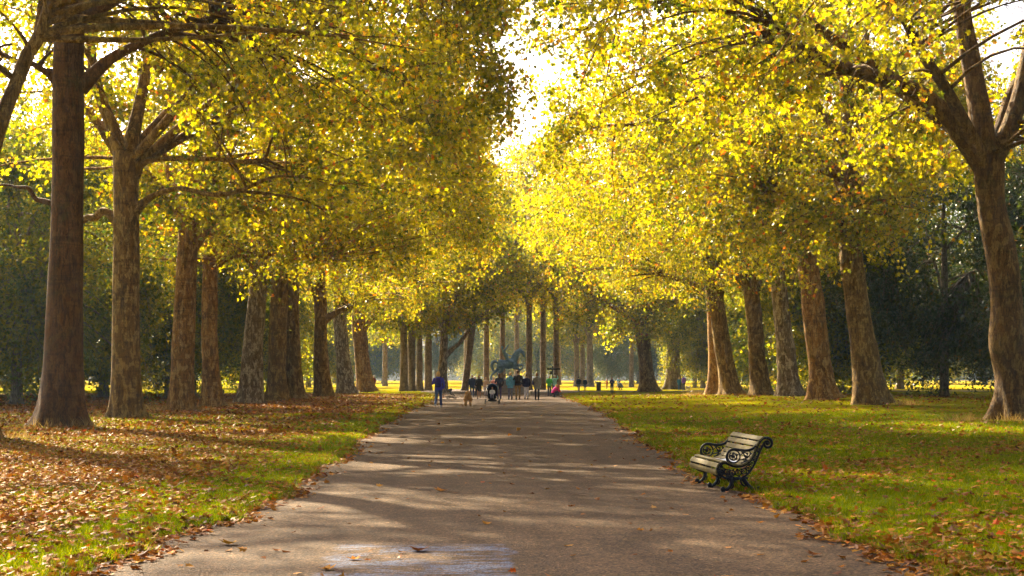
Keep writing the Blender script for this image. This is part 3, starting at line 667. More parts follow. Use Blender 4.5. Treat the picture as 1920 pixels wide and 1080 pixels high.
def path_material(patch=True):
    m, nt, out = mat('bound_gravel')
    tc = N(nt, 'ShaderNodeTexCoord'); v = tc.outputs['Object']
    n1 = noise(nt, 0.5, 6, 0.65, v, 0.6); n2 = noise(nt, 3.0, 6, 0.7, v); vo = N(nt, 'ShaderNodeTexVoronoi'); vo.inputs['Scale'].default_value = 44; nt.links.new(v, vo.inputs['Vector'])
    n3 = noise(nt, 22, 4, 0.75, v)
    base = ramp(nt, [(0.32, (0.054, 0.033, 0.017)), (0.68, (0.106, 0.064, 0.032))], n1.outputs[0])
    c = mixc(nt, 0.5, base.outputs[0], ramp(nt, [(0.35, (0.048, 0.029, 0.0145)), (0.65, (0.114, 0.069, 0.035))], n2.outputs[0]).outputs[0])
    st = ramp(nt, [(0.0, (0.22, 0.21, 0.20)), (0.45, (0.85, 0.82, 0.8)), (0.75, (1.5, 1.4, 1.3)), (1.0, (3.4, 3.1, 2.8))], vo.outputs['Color'])
    c = mixc(nt, 0.8, c, st.outputs[0], 'MULTIPLY')
    dk = ramp(nt, [(0.34, (0.55, 0.52, 0.5)), (0.5, (1, 1, 1))], n3.outputs[0]); c = mixc(nt, 0.8, c, dk.outputs[0], 'MULTIPLY')
    # lanes worn along the walk, darker damp blotches and trodden-in grit
    ml = N(nt, 'ShaderNodeMapping'); ml.inputs['Scale'].default_value = (1.5, 0.05, 1); nt.links.new(v, ml.inputs[0])
    nl = noise(nt, 1.0, 5, 0.65, ml.outputs[0], 0.3); lr = ramp(nt, [(0.36, (0.74, 0.73, 0.74)), (0.5, (1, 1, 1)), (0.66, (1.16, 1.15, 1.12))], nl.outputs[0]); c = mixc(nt, 0.85, c, lr.outputs[0], 'MULTIPLY')
    nb = noise(nt, 0.9, 7, 0.7, v, 1.2); br_ = ramp(nt, [(0.34, (0.66, 0.64, 0.64)), (0.44, (1, 1, 1))], nb.outputs[0]); c = mixc(nt, 0.7, c, br_.outputs[0], 'MULTIPLY')
    bs = N(nt, 'ShaderNodeBsdfPrincipled'); bs.inputs['Specular IOR Level'].default_value = 0.12
    rough = 0.85
    if patch:   # worn smooth tar patch, the sky's blue reflection put into its colour
        sp = N(nt, 'ShaderNodeSeparateXYZ'); nt.links.new(v, sp.inputs[0])
        def rng_(sock, a, b, c_, d_):
            mu = None
            for (p, q) in ((a, b), (d_, c_)):
                r_ = N(nt, 'ShaderNodeMapRange'); r_.interpolation_type = 'SMOOTHSTEP'; r_.inputs[1].default_value = p; r_.inputs[2].default_value = q
                nt.links.new(sock, r_.inputs[0])
                if mu is None: mu = r_.outputs[0]
                else:
                    k = N(nt, 'ShaderNodeMath', operation='MULTIPLY'); nt.links.new(mu, k.inputs[0]); nt.links.new(r_.outputs[0], k.inputs[1]); mu = k.outputs[0]
            return mu
        wn = noise(nt, 1.7, 4, 0.6, v); wx = N(nt, 'ShaderNodeMath', operation='MULTIPLY_ADD'); wx.inputs[1].default_value = 0.5
        nt.links.new(wn.outputs[0], wx.inputs[0]); nt.links.new(sp.outputs[0], wx.inputs[2])
        mx = rng_(wx.outputs[0], -1.32, -1.16, 0.30, 0.38); my = rng_(sp.outputs[1], 11.0, 11.3, 14.35, 14.62)
        k = N(nt, 'ShaderNodeMath', operation='MULTIPLY'); nt.links.new(mx, k.inputs[0]); nt.links.new(my, k.inputs[1])
        mp = N(nt, 'ShaderNodeMapping'); mp.inputs['Scale'].default_value = (1.0, 2.2, 1); nt.links.new(v, mp.inputs[0])
        wear = noise(nt, 1.5, 8, 0.72, mp.outputs[0], 0.9); wr = ramp(nt, [(0.46, (0, 0, 0)), (0.56, (1, 1, 1))], wear.outputs[0])
        k2 = N(nt, 'ShaderNodeMath', operation='MULTIPLY'); nt.links.new(k.outputs[0], k2.inputs[0]); nt.links.new(wr.outputs[0], k2.inputs[1])
        wear2 = noise(nt, 30, 4, 0.8, v); w2 = ramp(nt, [(0.42, (0.15, 0.15, 0.15)), (0.58, (0.95, 0.95, 0.95))], wear2.outputs[0])
        k3 = N(nt, 'ShaderNodeMath', operation='MULTIPLY'); nt.links.new(k2.outputs[0], k3.inputs[0]); nt.links.new(w2.outputs[0], k3.inputs[1])
        c = mixc(nt, k3.outputs[0], c, (0.07, 0.105, 0.20))
        rr = N(nt, 'ShaderNodeMapRange'); rr.inputs[3].default_value = 0.85; rr.inputs[4].default_value = 0.5; nt.links.new(k3.outputs[0], rr.inputs[0]); nt.links.new(rr.outputs[0], bs.inputs['Roughness'])
    else: bs.inputs['Roughness'].default_value = 0.85
    nt.links.new(c, bs.inputs['Base Color'])
    bp = N(nt, 'ShaderNodeBump'); bp.inputs['Strength'].default_value = 0.8; bp.inputs['Distance'].default_value = 0.012
    ad = N(nt, 'ShaderNodeMath', operation='ADD'); nt.links.new(vo.outputs['Distance'], ad.inputs[0]); nt.links.new(n3.outputs[0], ad.inputs[1])
    nt.links.new(ad.outputs[0], bp.inputs['Height']); nt.links.new(bp.outputs[0], bs.inputs['Normal'])
    nt.links.new(bs.outputs[0], out.inputs[0]); return m

def grid_sheet(X, Y, Z):
    r, c = X.shape; mb = MB()
    i = np.arange(r - 1)[:, None] * c; j = np.arange(c - 1)[None, :]
    q = np.stack([i + j, i + j + 1, i + c + j + 1, i + c + j], -1).reshape(-1, 4)
    mb.add(np.stack([X, Y, Z], -1).reshape(-1, 3), q); return mb

ys = np.concatenate([[-40, -10, 0, 5, 8], np.arange(10, 34, 0.11), 34 * 1.008 ** np.arange(0, 340)])
ys = ys[ys < 640]
off = np.concatenate([-np.geomspace(0.55, 1.3, 4), np.arange(-0.4, 0.46, 0.06), np.geomspace(0.6, 12, 26), np.geomspace(15, 620, 16)])
off = np.sort(off)
eL, eR = edgeL(ys), edgeR(ys)
Xg = np.concatenate([(eL[:, None] - off[::-1][None, :]), (eR[:, None] + off[None, :])], 1)
Yg = np.repeat(ys[:, None], Xg.shape[1], 1)
grid_sheet(Xg, Yg, gz(Xg, Yg)).build('ground', ground_material())['kind'] = 'structure'
tt = np.linspace(-0.3, 1.3, 14)
yp = ys[(ys < 186)]
a, b = edgeL(yp) - 0.35, edgeR(yp) + 0.35
Xp = a[:, None] + (b - a)[:, None] * np.linspace(0, 1, 16)[None, :]
Yp = np.repeat(yp[:, None], 16, 1)
Zp = 0.0 + 0.012 * np.sin(np.linspace(0, np.pi, 16))[None, :] + 0 * Yp
grid_sheet(Xp, Yp, Zp).build('path', path_material())['kind'] = 'structure'
# cross path leaving toward the bin and the far lawn
xc = np.linspace(3.5, 95, 120); yc = 150 + 0.16 * (xc - 3.5) + 3 * np.sin(xc * .06)
w = np.linspace(-3.1, 3.1, 5)
Xc = np.repeat(xc[:, None], 5, 1); Yc = yc[:, None] + w[None, :]
grid_sheet(Xc, Yc, gz(Xc, Yc) + 0.03).build('cross_path', path_material(False))['kind'] = 'structure'
def on_cross(x, y): return (x > 3.5) & (np.abs(y - (150 + 0.16 * (x - 3.5) + 3 * np.sin(x * .06))) < 3.3)

# ------------------------------------------------------------------ grass and fallen leaves
def fld(x, y, s, k):
    """smooth 0..1 patchiness"""
    v = np.sin(x * s + k) * np.cos(y * s * .8 + 2 * k) + 0.7 * np.sin(x * s * 2.1 - y * s * 1.3 + k * 3) + 0.5 * np.sin(y * s * 2.9 + x * s * .7 + k * 5)
    return np.clip(0.5 + v / 3.2, 0, 1)
rng = np.random.default_rng(3)
def wedge(n, y0, y1, power=1.0, margin=1.06):
    """points over the lawns in view, denser near"""
    y = y0 + (y1 - y0) * rng.random(n) ** power
    half = (1000 / F) * y * margin
    x = rng.uniform(-1, 1, n) * half
    return x, y
# grass blades
x, y = wedge(900000, 11.5, 62, 1.15)
s = outside(x, y); ok = (s > -0.03)
keepg = rng.random(len(x)) < np.where(s < 0.5, 1.0, 0.65) * (0.35 + 0.65 * fld(x, y, 0.9, 1.3))
ok &= keepg; x, y, s = x[ok], y[ok], s[ok]; n = len(x)
h = rng.uniform(0.025, 0.07, n) * (1 + 0.6 * np.exp(-s / 0.35)) * (1 + 0.012 * (y - 12)); wd = 0.0045 * (1 + y / 28)
ang = rng.uniform(0, 6.28, n); lean = rng.normal(0, 0.5, (n, 2)) * h[:, None]
P = np.stack([x, y, gz(x, y) - 0.004], -1)
dx = np.stack([np.cos(ang) * wd, np.sin(ang) * wd, 0 * wd], -1)
top_ = P + np.stack([lean[:, 0], lean[:, 1], h], -1)
mb = MB()
V = np.stack([P - dx, P + dx, top_], 1).reshape(-1, 3)
mb.add(V, np.arange(3 * n).reshape(-1, 3), np.clip(rng.normal(0.42, 0.2, n) + 0.25 * (fld(x, y, 0.5, 4.0) - .5), 0, 1))
g = mb.build('grass', M_GRASS, smooth=False, attrname='tint'); g['kind'] = 'stuff'

# fallen leaves
def litter(n, y0, y1, kind, size, power):
    x, y = wedge(n, y0, y1, power)
    s = outside(x, y); left = x < 0
    heavy = fld(x, y, 0.55, 2.2); fine = fld(x, y, 2.3, 0.4)
    dl = (0.12 + 0.88 * sstep(0.5, 3.2, s)) * (0.30 + 0.9 * heavy) * (0.45 + 0.75 * fine)
    dr = 0.17 * (0.25 + 1.1 * heavy ** 1.5) * (0.3 + fine ** 1.5)
    de = 0.5 * np.exp(-((s - 0.0) / 0.22) ** 2) * (0.4 + 0.8 * fine)
    dens = np.where(s > 0, np.where(left, dl, dr) + de, de + 0.0018)
    ok = (rng.random(len(x)) < dens) & ~on_cross(x, y) & ~((x > 2.85) & (x < 3.6) & (y > 20.6) & (y < 23) & (rng.random(len(x)) < .75)); x, y, s = x[ok], y[ok], s[ok]; n = len(x)
    z = np.where(s > 0, gz(x, y), np.maximum(0.004, gz(x, y))) + rng.uniform(0.008, 0.03, n) + np.where(s > 0.1, 0.022, 0)
    yv = rng.normal(size=(n, 3)); yv[:, 2] *= 0.22; yv /= np.linalg.norm(yv, axis=1)[:, None]
    zv = rng.normal(size=(n, 3)) * 0.32; zv[:, 2] = rng.choice([-1, 1], n)
    zv -= yv * (zv * yv).sum(1)[:, None]; zv /= np.linalg.norm(zv, axis=1)[:, None]
    Rm = np.stack([np.cross(yv, zv), yv, zv], -1)
    mb = MB(); leaf_cloud(mb, np.stack([x, y, z], -1), size, rng, kind, tint=rng.normal(0.45, 0.24, n), Rm=Rm)
    return mb
mbA = litter(210000, 11.5, 42, 'lobed', 0.085, 1.15)
mbB = litter(190000, 40, 135, 'kite', 0.15, 1.15)
mbA.v += mbB.v; mbA.f += [f + mbA.n for f in mbB.f]; mbA.attr += mbB.attr
o = mbA.build('fallen_leaves', M_LITTER, smooth=False, attrname='tint'); o['kind'] = 'stuff'

# single leaves lying out on the gravel
def lone_leaf(x, y, sz, rz, tint, green=False):
    T, faces = LT['lobed']; V = T.copy(); V[:, 1] -= 0.4
    V[:, 2] = 0.55 * np.abs(V[:, 0]) ** 1.3 + 0.5 * np.maximum(0, np.abs(V[:, 1]) - .2) ** 1.4
    V *= sz; V[:, 2] += 0.003
    mb = MB(); mb.add(V, faces, np.full(len(faces), tint))
    o = mb.build('fallen_leaf', M_LITTER, smooth=False, attrname='tint'); o.location = (x, y, 0.012); o.rotation_euler = (rng.uniform(-.15, .15), rng.uniform(-.15, .15), rz)
    return o
L0 = 'curled brown leaf lying alone on the open gravel'
named = [(785, 1036, 0.2, 'upturned rust-brown leaf in the middle of the blue-grey patch', 0.25), (664, 1052, .13, 'small orange leaf on the worn edge of the blue-grey patch', 0.9), (616, 1071, .15, 'tan leaf nearest the bottom of the blue-grey patch', .7),
         (428, 1023, .2, 'pale flat leaf on open gravel out from the grassy verge with tufts', .85), (1524, 1044, .15, 'russet curled leaf on gravel below the bench', .2), (825, 923, .2, 'long pale leaf lying on the gravel before the patch', .9)]
for px, py, sz, lb, tn in named:
    d = F * CAM_H / (py - VY); o = lone_leaf(at(px, d), d, sz, rng.uniform(0, 6), tn); tag(o, lb, 'leaf', 'leaves strewn singly over the gravel')
for k in range(26):
    d = rng.uniform(12.6, 40); X = rng.uniform(-2.6, 2.9)
    o = lone_leaf(X, d, rng.uniform(.07, .12), rng.uniform(0, 6), rng.uniform(0, .9)); tag(o, L0, 'leaf', 'leaves strewn singly over the gravel')

# dry grass tufts at trunk feet
mb = MB()
for px, d, n_, sp in ((285, 69, 260, .8), (372, 70, 200, .6), (425, 77, 160, .6), (498, 92, 120, .6), (568, 104, 120, .6), (620, 116, 140, .6), (655, 137, 80, .6), (1690, 73, 200, .7), (1800, 52.5, 150, .7), (1905, 52, 380, .9), (1300, 113, 160, 1.0), (1400, 112, 100, .6), (30, 38, 120, .6), (805, 86, 140, .9), (90, 48, 100, .7), (165, 48.5, 90, .5)):
    X0 = at(px, d); xx = X0 + rng.normal(0, sp * .5, n_); yy = d - .4 + rng.normal(0, sp * .4, n_); hh = rng.uniform(.1, .42, n_)
    P = np.stack([xx, yy, gz(xx, yy) - .01], -1); a_ = rng.uniform(0, 6.28, n_); dxx = np.stack([np.cos(a_) * .012, np.sin(a_) * .012, 0 * a_], -1)
    tp = P + np.stack([rng.normal(0, .45, n_) * hh, rng.normal(0, .45, n_) * hh, hh], -1)
    mb.add(np.stack([P - dxx, P + dxx, tp], 1).reshape(-1, 3), np.arange(3 * n_).reshape(-1, 3), rng.random(n_))
mb.build('dry_grass', M_STRAW, smooth=False, attrname='tint')['kind'] = 'stuff'

# ------------------------------------------------------------------ light, air, camera
SUN_AZ, SUN_EL = R(-30), R(31)       # azimuth from straight ahead (negative: to the sunward side)
sd = Vector((math.sin(SUN_AZ) * math.cos(SUN_EL), math.cos(SUN_AZ) * math.cos(SUN_EL), math.sin(SUN_EL)))
L = bpy.data.lights.new('sun', 'SUN'); L.energy = 4.6; L.angle = R(0.55); L.color = (1.0, 0.82, 0.54)
so = bpy.data.objects.new('sun', L); COL.objects.link(so); so.rotation_euler = (-sd).to_track_quat('-Z', 'Y').to_euler(); so.location = (-40, 60, 60)
W = bpy.data.worlds.new('World'); SC.world = W; W.use_nodes = True
nt = W.node_tree; nt.nodes.clear()
sky = nt.nodes.new('ShaderNodeTexSky'); sky.sky_type = 'NISHITA'; sky.sun_disc = False
sky.sun_elevation = SUN_EL; sky.sun_rotation = SUN_AZ; sky.dust_density = 7.0; sky.air_density = 0.4; sky.ozone_density = 0.0
bg = nt.nodes.new('ShaderNodeBackground'); bg.inputs[1].default_value = 0.075
wo = nt.nodes.new('ShaderNodeOutputWorld'); nt.links.new(sky.outputs[0], bg.inputs[0]); nt.links.new(bg.outputs[0], wo.inputs[0])

hm, nt, out = mat('air')
pv = nt.nodes.new('ShaderNodeVolumePrincipled'); pv.inputs['Color'].default_value = (0.55, 0.82, 1.0, 1)
pv.inputs['Density'].default_value = 0.00018; pv.inputs['Anisotropy'].default_value = 0.1
nt.links.new(pv.outputs[0], out.inputs['Volume'])
mb = MB(); mb.box((0, 300, 20), (1330, 700, 42)); hz = mb.build('haze', hm, smooth=False); hz['kind'] = 'stuff'

cam = bpy.data.cameras.new('camera'); cam.sensor_width = 36; cam.lens = 54; cam.clip_end = 3000
cam.shift_x = (960 - VX) / 1920.0; cam.shift_y = (VY - 540) / 1920.0
co = bpy.data.objects.new('camera', cam); COL.objects.link(co); co.location = (0, 0, CAM_H); co.rotation_euler = (R(90), 0, 0)
SC.camera = co
SC.view_settings.view_transform = 'Standard'; SC.view_settings.look = 'None'; SC.view_settings.gamma = 1.0; SC.view_settings.exposure = 2.5
SC.render.engine = 'CYCLES'
cy = SC.cycles
cy.max_bounces = 9; cy.diffuse_bounces = 7; cy.glossy_bounces = 2; cy.transmission_bounces = 4; cy.transparent_max_bounces = 4; cy.volume_bounces = 0
cy.use_adaptive_sampling = True; cy.adaptive_threshold = 0.02; cy.use_denoising = True
cy.sample_clamp_indirect = 4.0; cy.caustics_reflective = False; cy.caustics_refractive = False
try: cy.denoiser = 'OPENIMAGEDENOISE'; cy.denoising_prefilter = 'ACCURATE'; cy.denoising_input_passes = 'RGB_ALBEDO_NORMAL'
except Exception: pass
# ------------------------------------------------------------------ bench
def iron(): return simple('cast_iron_black', (0.010, 0.009, 0.012), 0.5, 0.0, 0.3, 20, 0.15, 0.2)
M_IRON = iron()
def wood_mat():
    m, nt, out = mat('weathered_slats'); tc = N(nt, 'ShaderNodeTexCoord')
    mp = N(nt, 'ShaderNodeMapping'); mp.inputs['Scale'].default_value = (14, 1.2, 14); nt.links.new(tc.outputs['Object'], mp.inputs[0])
    n1 = noise(nt, 5, 6, 0.7, mp.outputs[0], 0.5); n2 = noise(nt, 9, 4, 0.6, tc.outputs['Object'])
    a = ramp(nt, [(0.3, (0.085, 0.064, 0.02)), (0.7, (0.20, 0.155, 0.052))], n1.outputs[0]); b = ramp(nt, [(0.35, (0.6, 0.62, 0.5)), (0.65, (1.1, 1.08, 1.0))], n2.outputs[0])
    c = mixc(nt, 0.8, a.outputs[0], b.outputs[0], 'MULTIPLY')
    p = N(nt, 'ShaderNodeBsdfPrincipled'); p.inputs['Roughness'].default_value = 0.6; p.inputs['Specular IOR Level'].default_value = 0.2; nt.links.new(c, p.inputs['Base Color'])
    bp = N(nt, 'ShaderNodeBump'); bp.inputs['Strength'].default_value = 0.3; bp.inputs['Distance'].default_value = 0.004; nt.links.new(n1.outputs[0], bp.inputs['Height']); nt.links.new(bp.outputs[0], p.inputs['Normal'])
    nt.links.new(p.outputs[0], out.inputs[0]); return m
M_SLAT = wood_mat()
BX, BY, BL = 3.06, 21.15, 1.72
bench = empty('park_bench', (BX, BY, 0.0), R(4.5))
tag(bench, 'ornate black iron bench with weathered slats at the gravel edge', 'bench')
RAIL = [(.60, .745), (.55, .735), (.49, .664), (.456, .585), (.42, .496), (.359, .416), (.27, .363), (.18, .352), (.093, .375), (.022, .405), (-.04, .392), (-.078, .345), (-.092, .29), (-.07, .245)]
def scr(cx, cy, r0, a0, turns, n=26, k=0.25):
    a = np.linspace(0, turns * 2 * np.pi, n); r = r0 * (1 - (1 - k) * np.linspace(0, 1, n)); return np.c_[cx + r * np.cos(a0 + a), cy + r * np.sin(a0 + a)]
def uv(P, y): P = np.asarray(P, float); return np.c_[P[:, 0], np.full(len(P), y), P[:, 1]]
def frame_mesh(y, full=True):
    mb = MB(); rail = spline(RAIL, 60)
    mb.tube(uv(rail, y), 0.019, 8)
    sp = scr(.612, .668, .076, math.pi * .55, -1.35, 30); mb.tube(uv(sp, y), np.linspace(.021, .014, 30), 8); mb.ball((.612, y, .668), (.024, .022, .024))
    mb.tube(uv(scr(-.035, .275, .052, math.pi * 1.1, 1.1, 20, .35), y), .015, 7); mb.ball((-.035, y, .275), (.018, .02, .018))
    if full:
        low = spline([(-.06, .262), (-.013, .215), (.066, .186), (.2, .180), (.314, .23), (.394, .319), (.447, .416), (.50, .54), (.548, .640), (.575, .69)], 50)
        mb.tube(uv(low, y), 0.016, 8)
        r2 = np.random.default_rng(5)
        # leafy filigree between the two rails: little rings and stems
        for i in range(9):
            t = i / 8.0; p = spline([(-.02, .31), (.08, .27), (.18, .262), (.29, .29), (.375, .36), (.425, .46), (.475, .585)], 60)[int(t * 59)]
            rr = .040 - .020 * abs(t - .35); mb.tube(uv(scr(p[0], p[1], rr, t * 7, 1.0, 14, .98), y), .0075, 5)
            for q in range(4):
                a = q * 1.57 + t * 5; mb.ball((p[0] + rr * 1.25 * math.cos(a), y, p[1] + rr * 1.25 * math.sin(a)), (.016, .007, .011))
            mb.tube(uv(scr(p[0], p[1], rr * .55, t * 3, 1.2, 10, .3), y), .006, 5)
    return mb
def leg_mesh(y, front):
    mb = MB()
    if front: P = spline([(.10, .20), (.11, .145), (.10, .10), (.075, .06), (.035, .03), (.0, .03)], 22); mb.tube(uv(P, y), np.linspace(.030, .020, 22), 9); mb.tube(uv(scr(-.005, .045, .03, -1.2, -1.1, 16, .3), y), .014, 7); mb.ball((-.002, y, .034), (.034, .026, .034)); mb.tube(uv(spline([(.09, .16), (.135, .10), (.12, .055), (.085, .06)], 14), y), .011, 6); mb.box((.0, y, .006), (.07, .06, .012))
    else: P = spline([(.27, .195), (.30, .145), (.34, .095), (.40, .045), (.46, .028), (.50, .035)], 22); mb.tube(uv(P, y), np.linspace(.034, .020, 22), 9); mb.ball((.497, y, .042), (.036, .026, .036)); mb.tube(uv(spline([(.24, .18), (.25, .12), (.29, .085), (.33, .105)], 14), y), .013, 6); mb.box((.49, y, .006), (.08, .06, .012))
    return mb
def arm_mesh(y):
    mb = MB(); c = (.142, .492)
    mb.tube(uv(scr(*c, .088, 0, 1.0, 26, 1.0), y), .011, 7)
    top = spline([(.06, .42), (.045, .49), (.075, .56), (.142, .590), (.243, .578), (.34, .575), (.42, .605), (.475, .665)], 40); mb.tube(uv(top, y), np.linspace(.017, .02, 40), 8)
    mb.tube(uv(scr(c[0], c[1], .066, 2.2, 1.5, 26, .2), y), .009, 6); mb.ball((c[0], y, c[1]), (.022, .014, .022))
    for a in range(5): mb.ball((c[0] + .045 * math.cos(a * 1.26 + .4), y, c[1] + .045 * math.sin(a * 1.26 + .4)), (.020, .008, .013))
    for P in ([(.23, .50), (.28, .545), (.33, .53), (.325, .49), (.29, .485)], [(.22, .44), (.28, .455), (.33, .475), (.38, .53), (.36, .56)], [(.24, .40), (.30, .42), (.35, .45)], [(.25, .56), (.30, .50), (.31, .45), (.27, .41)]):
        mb.tube(uv(spline(P, 14), y), .008, 5)
        for q in P[1:-1]: mb.ball((q[0], y, q[1]), (.018, .007, .012))
    return mb
for y in (0.0, BL): frame_mesh(y).build('side_frame', M_IRON, bench); arm_mesh(y).build('armrest', M_IRON, bench)
frame_mesh(BL / 2, False).build('centre_frame', M_IRON, bench)
for y in (0.0, BL / 2, BL): leg_mesh(y, True).build('leg', M_IRON, bench); leg_mesh(y, False).build('leg', M_IRON, bench)
mb = MB()
for y in (0, BL / 2, BL): mb.box((.19, y, .195), (.30, .024, .03))
mb.tube([(.2, 0, .19), (.2, BL, .19)], .009, 7); mb.build('tie_rod', M_IRON, bench)
rail = spline(RAIL, 400); seg = np.concatenate([[0], np.cumsum(np.linalg.norm(np.diff(rail, axis=0), axis=1))]); tot = seg[-1]
def slat(mb, s0, wd):
    i = np.searchsorted(seg, s0); j = min(399, np.searchsorted(seg, s0 + wd)); P = rail[i:j + 1][np.linspace(0, j - i, 4).astype(int)]
    tn = np.gradient(P, axis=0); nn = np.c_[tn[:, 1], -tn[:, 0]]; nn /= np.linalg.norm(nn, axis=1)[:, None]
    if nn[:, 1].mean() < 0 and nn[:, 0].mean() > 0: nn = -nn
    up = P + nn * .030; lo = P + nn * .008
    ring = np.concatenate([up, lo[::-1]]); Y = np.array([-.035, -.033, BL + .033, BL + .035])
    V = np.concatenate([uv(ring if 0 < q < 3 else ring * .94 + ring.mean(0) * .06, yy) for q, yy in enumerate(Y)]); mb.rings(V, 4, 8, True)
sgn = None
seat = MB(); back = MB()
wseat = .062; s = tot - .01 - wseat; k = 0
while s > .0:
    mid = rail[np.searchsorted(seg, s + wseat / 2)]
    slat(back if mid[0] > .335 else seat, s, wseat); s -= wseat + .021
seat.build('seat', M_SLAT, bench, smooth=False); back.build('backrest', M_SLAT, bench, smooth=False)
# pale sheet lying on the seat
mb = MB(); r2 = np.random.default_rng(2); gx, gy = np.meshgrid(np.linspace(-.10, .10, 9), np.linspace(-.30, .32, 15))
hz_ = .012 + .012 * np.sin(gx * 40 + gy * 9) * np.cos(gy * 21) + r2.uniform(0, .008, gx.shape)
i = np.arange(14)[:, None] * 9; j = np.arange(8)[None]; mb.add(np.stack([gx, gy, hz_], -1).reshape(-1, 3), np.stack([i + j, i + j + 1, i + j + 10, i + j + 9], -1).reshape(-1, 4))
pp = mb.build('crumpled_paper', simple('pale_paper', (0.42, 0.47, 0.56), 0.6, vary=.25, scale=14), smooth=False)
pm = pp.modifiers.new('thick', 'SOLIDIFY'); pm.thickness = .003
pp.location = bench.matrix_basis @ Vector((.185, .72, .388)); pp.rotation_euler = (0, R(2), R(9)); tag(pp, 'crumpled pale blue-grey paper left on the bench seat', 'paper')

# ------------------------------------------------------------------ people
def ground_at(px, foot):
    d = F * CAM_H / (foot - VY)
    for _ in range(4):
        x = at(px, d); z = max(0.01, float(gz(x, d))) if abs(outside(x, d)) > 0.3 or True else 0
        d = F * (CAM_H - z) / (foot - VY)
    x = at(px, d); return x, d, max(0.008, float(gz(x, d)))
_mats = {}
def cloth(c, rough=0.85):
    c = tuple(min(.82, v * 1.55 + .004) for v in c)
    key = (tuple(round(v, 3) for v in c), rough)
    if key not in _mats: _mats[key] = simple('cloth_%d' % len(_mats), c, rough, vary=.16, scale=9, bump=.25, spec=.2)
    return _mats[key]
SKIN = simple('skin', (0.50, 0.28, 0.19), 0.55, vary=.06); SHOE = cloth((.03, .028, .03), .6); WSHOE = cloth((.5, .48, .46), .6)
HAIR = {'blond': (.42, .26, .08), 'brown': (.075, .035, .016), 'dark': (.018, .013, .011), 'grey': (.33, .32, .33), 'red': (.26, .08, .025), 'light': (.55, .38, .16)}
def limb(mb, pts, rad, n=10, sides=10, grow=0.0):
    P = spline(np.c_[np.array(pts, float), np.array(rad, float)], n); mb.tube(P[:, :3], P[:, 3] + grow, sides)
def person(label, px, foot, top, face=0, up=(.1, .1, .1), low=(.05, .05, .08), hair='brown', style='short', pose='stand', stride=.0, coat=0.0, arms='down', hood=None, shoes=None, skirt=False,
           shorts=False, hat=None, group=None, vox=None, loc=None, H=None, cat='person'):
    if loc is None: x, d, z = ground_at(px, foot); H = H or (foot - top) * d / F
    else: x, d, z = loc
    s = H / 1.75; vox = vox or (.013 if d < 95 else .018)
    root = empty('person', (x, d, z), R(face)); tag(root, label, cat, group)
    J = {}
    if pose == 'crouch':
        J.update(pel=(0, -.02, .36), wai=(0, .06, .52), che=(0, .20, .68), nek=(0, .30, .80), hed=(0, .36, .93))
        for sd_ in (-1, 1): J[sd_] = dict(hip=(.09 * sd_, 0, .36), kne=(.14 * sd_, .40, .44), ank=(.12 * sd_, .14 - .1 * sd_, .08), sho=(.18 * sd_, .28, .74), elb=(.24 * sd_, .42, .52), wri=(.16 * sd_, .60, .46))
        lift = .0
    elif pose == 'sit':
        J.update(pel=(0, 0, .0), wai=(0, -.04, .17), che=(0, -.08, .36), nek=(0, -.08, .52), hed=(0, -.05, .68))
        for sd_ in (-1, 1): J[sd_] = dict(hip=(.09 * sd_, .02, .0), kne=(.12 * sd_, .40, .06), ank=(.10 * sd_, .52, -.30), sho=(.18 * sd_, -.07, .45), elb=(.24 * sd_, .05, .22), wri=(.12 * sd_, .24, .14))
    else:
        J.update(pel=(0, 0, .93), wai=(0, .005, 1.10), che=(0, .0, 1.30), nek=(0, -.005, 1.48), hed=(0, .025, 1.635))
        for sd_ in (-1, 1):
            a = stride * sd_; ky = math.sin(a) * .43 + (.05 if a < 0 else 0.02); ay = math.sin(a) * .86 - (.10 if a < -.05 else 0)
            J[sd_] = dict(hip=(.09 * sd_, 0, .92), kne=(.095 * sd_, ky, .50), ank=(.095 * sd_, ay, .085 + (.07 if a < -.05 else 0)), sho=(.185 * sd_, -.005, 1.425))
            if arms == 'down': J[sd_].update(elb=(.235 * sd_, -.03 - a * .25, 1.15), wri=(.225 * sd_, .04 - a * .55, .90))
            elif arms == 'push': J[sd_].update(elb=(.23 * sd_, .04, 1.15), wri=(.19 * sd_, .30, 1.05))
            elif arms == 'hold': J[sd_].update(elb=(.25 * sd_, .02, 1.16), wri=(.08 * sd_, .24, 1.20))
            elif arms == 'bent': J[sd_].update(elb=(.27 * sd_, -.02, 1.16), wri=((.20 if sd_ < 0 else .225) * sd_, .22 if sd_ < 0 else .04, 1.22 if sd_ < 0 else .9))
            elif arms == 'raise': J[sd_].update(elb=(.30 * sd_, .02, 1.45 if sd_ > 0 else 1.16), wri=(.24 * sd_, .08, 1.70 if sd_ > 0 else .92))
    A = lambda v: np.array(v, float) * s
    def torso(mb, g=0.0, hem=None, wide=0.0):
        pel, wai, che, nek = J['pel'], J['wai'], J['che'], J['nek']
        secs = []
        if hem is not None and pose == 'stand': secs += [((0, 0, hem), .175 + g + wide, .135 + g + wide * .7), ((0, 0, .9), .178 + g, .13 + g)] if hem < .88 else [((0, 0, hem), .176 + g, .13 + g)]
        else: secs += [(tuple(np.array(pel) + (np.array(pel) - np.array(wai)) * .35), .13 + g, .10 + g), (pel, .168 + g, .118 + g)]
        sh = tuple(np.array(che) * .35 + np.array(nek) * .65)
        secs += [(wai, .148 + g, .105 + g), (che, .178 + g, .122 + g), (sh, .165 + g, .092 + g), (tuple(np.array(nek) * 1.0), .07 + g, .062 + g)]
        mb.loft([(A(p), a * s, b * s) for p, a, b in secs], 'x', 16)
    hd = np.array(J['hed']); nk = np.array(J['nek'])
    b = MB(); torso(b)
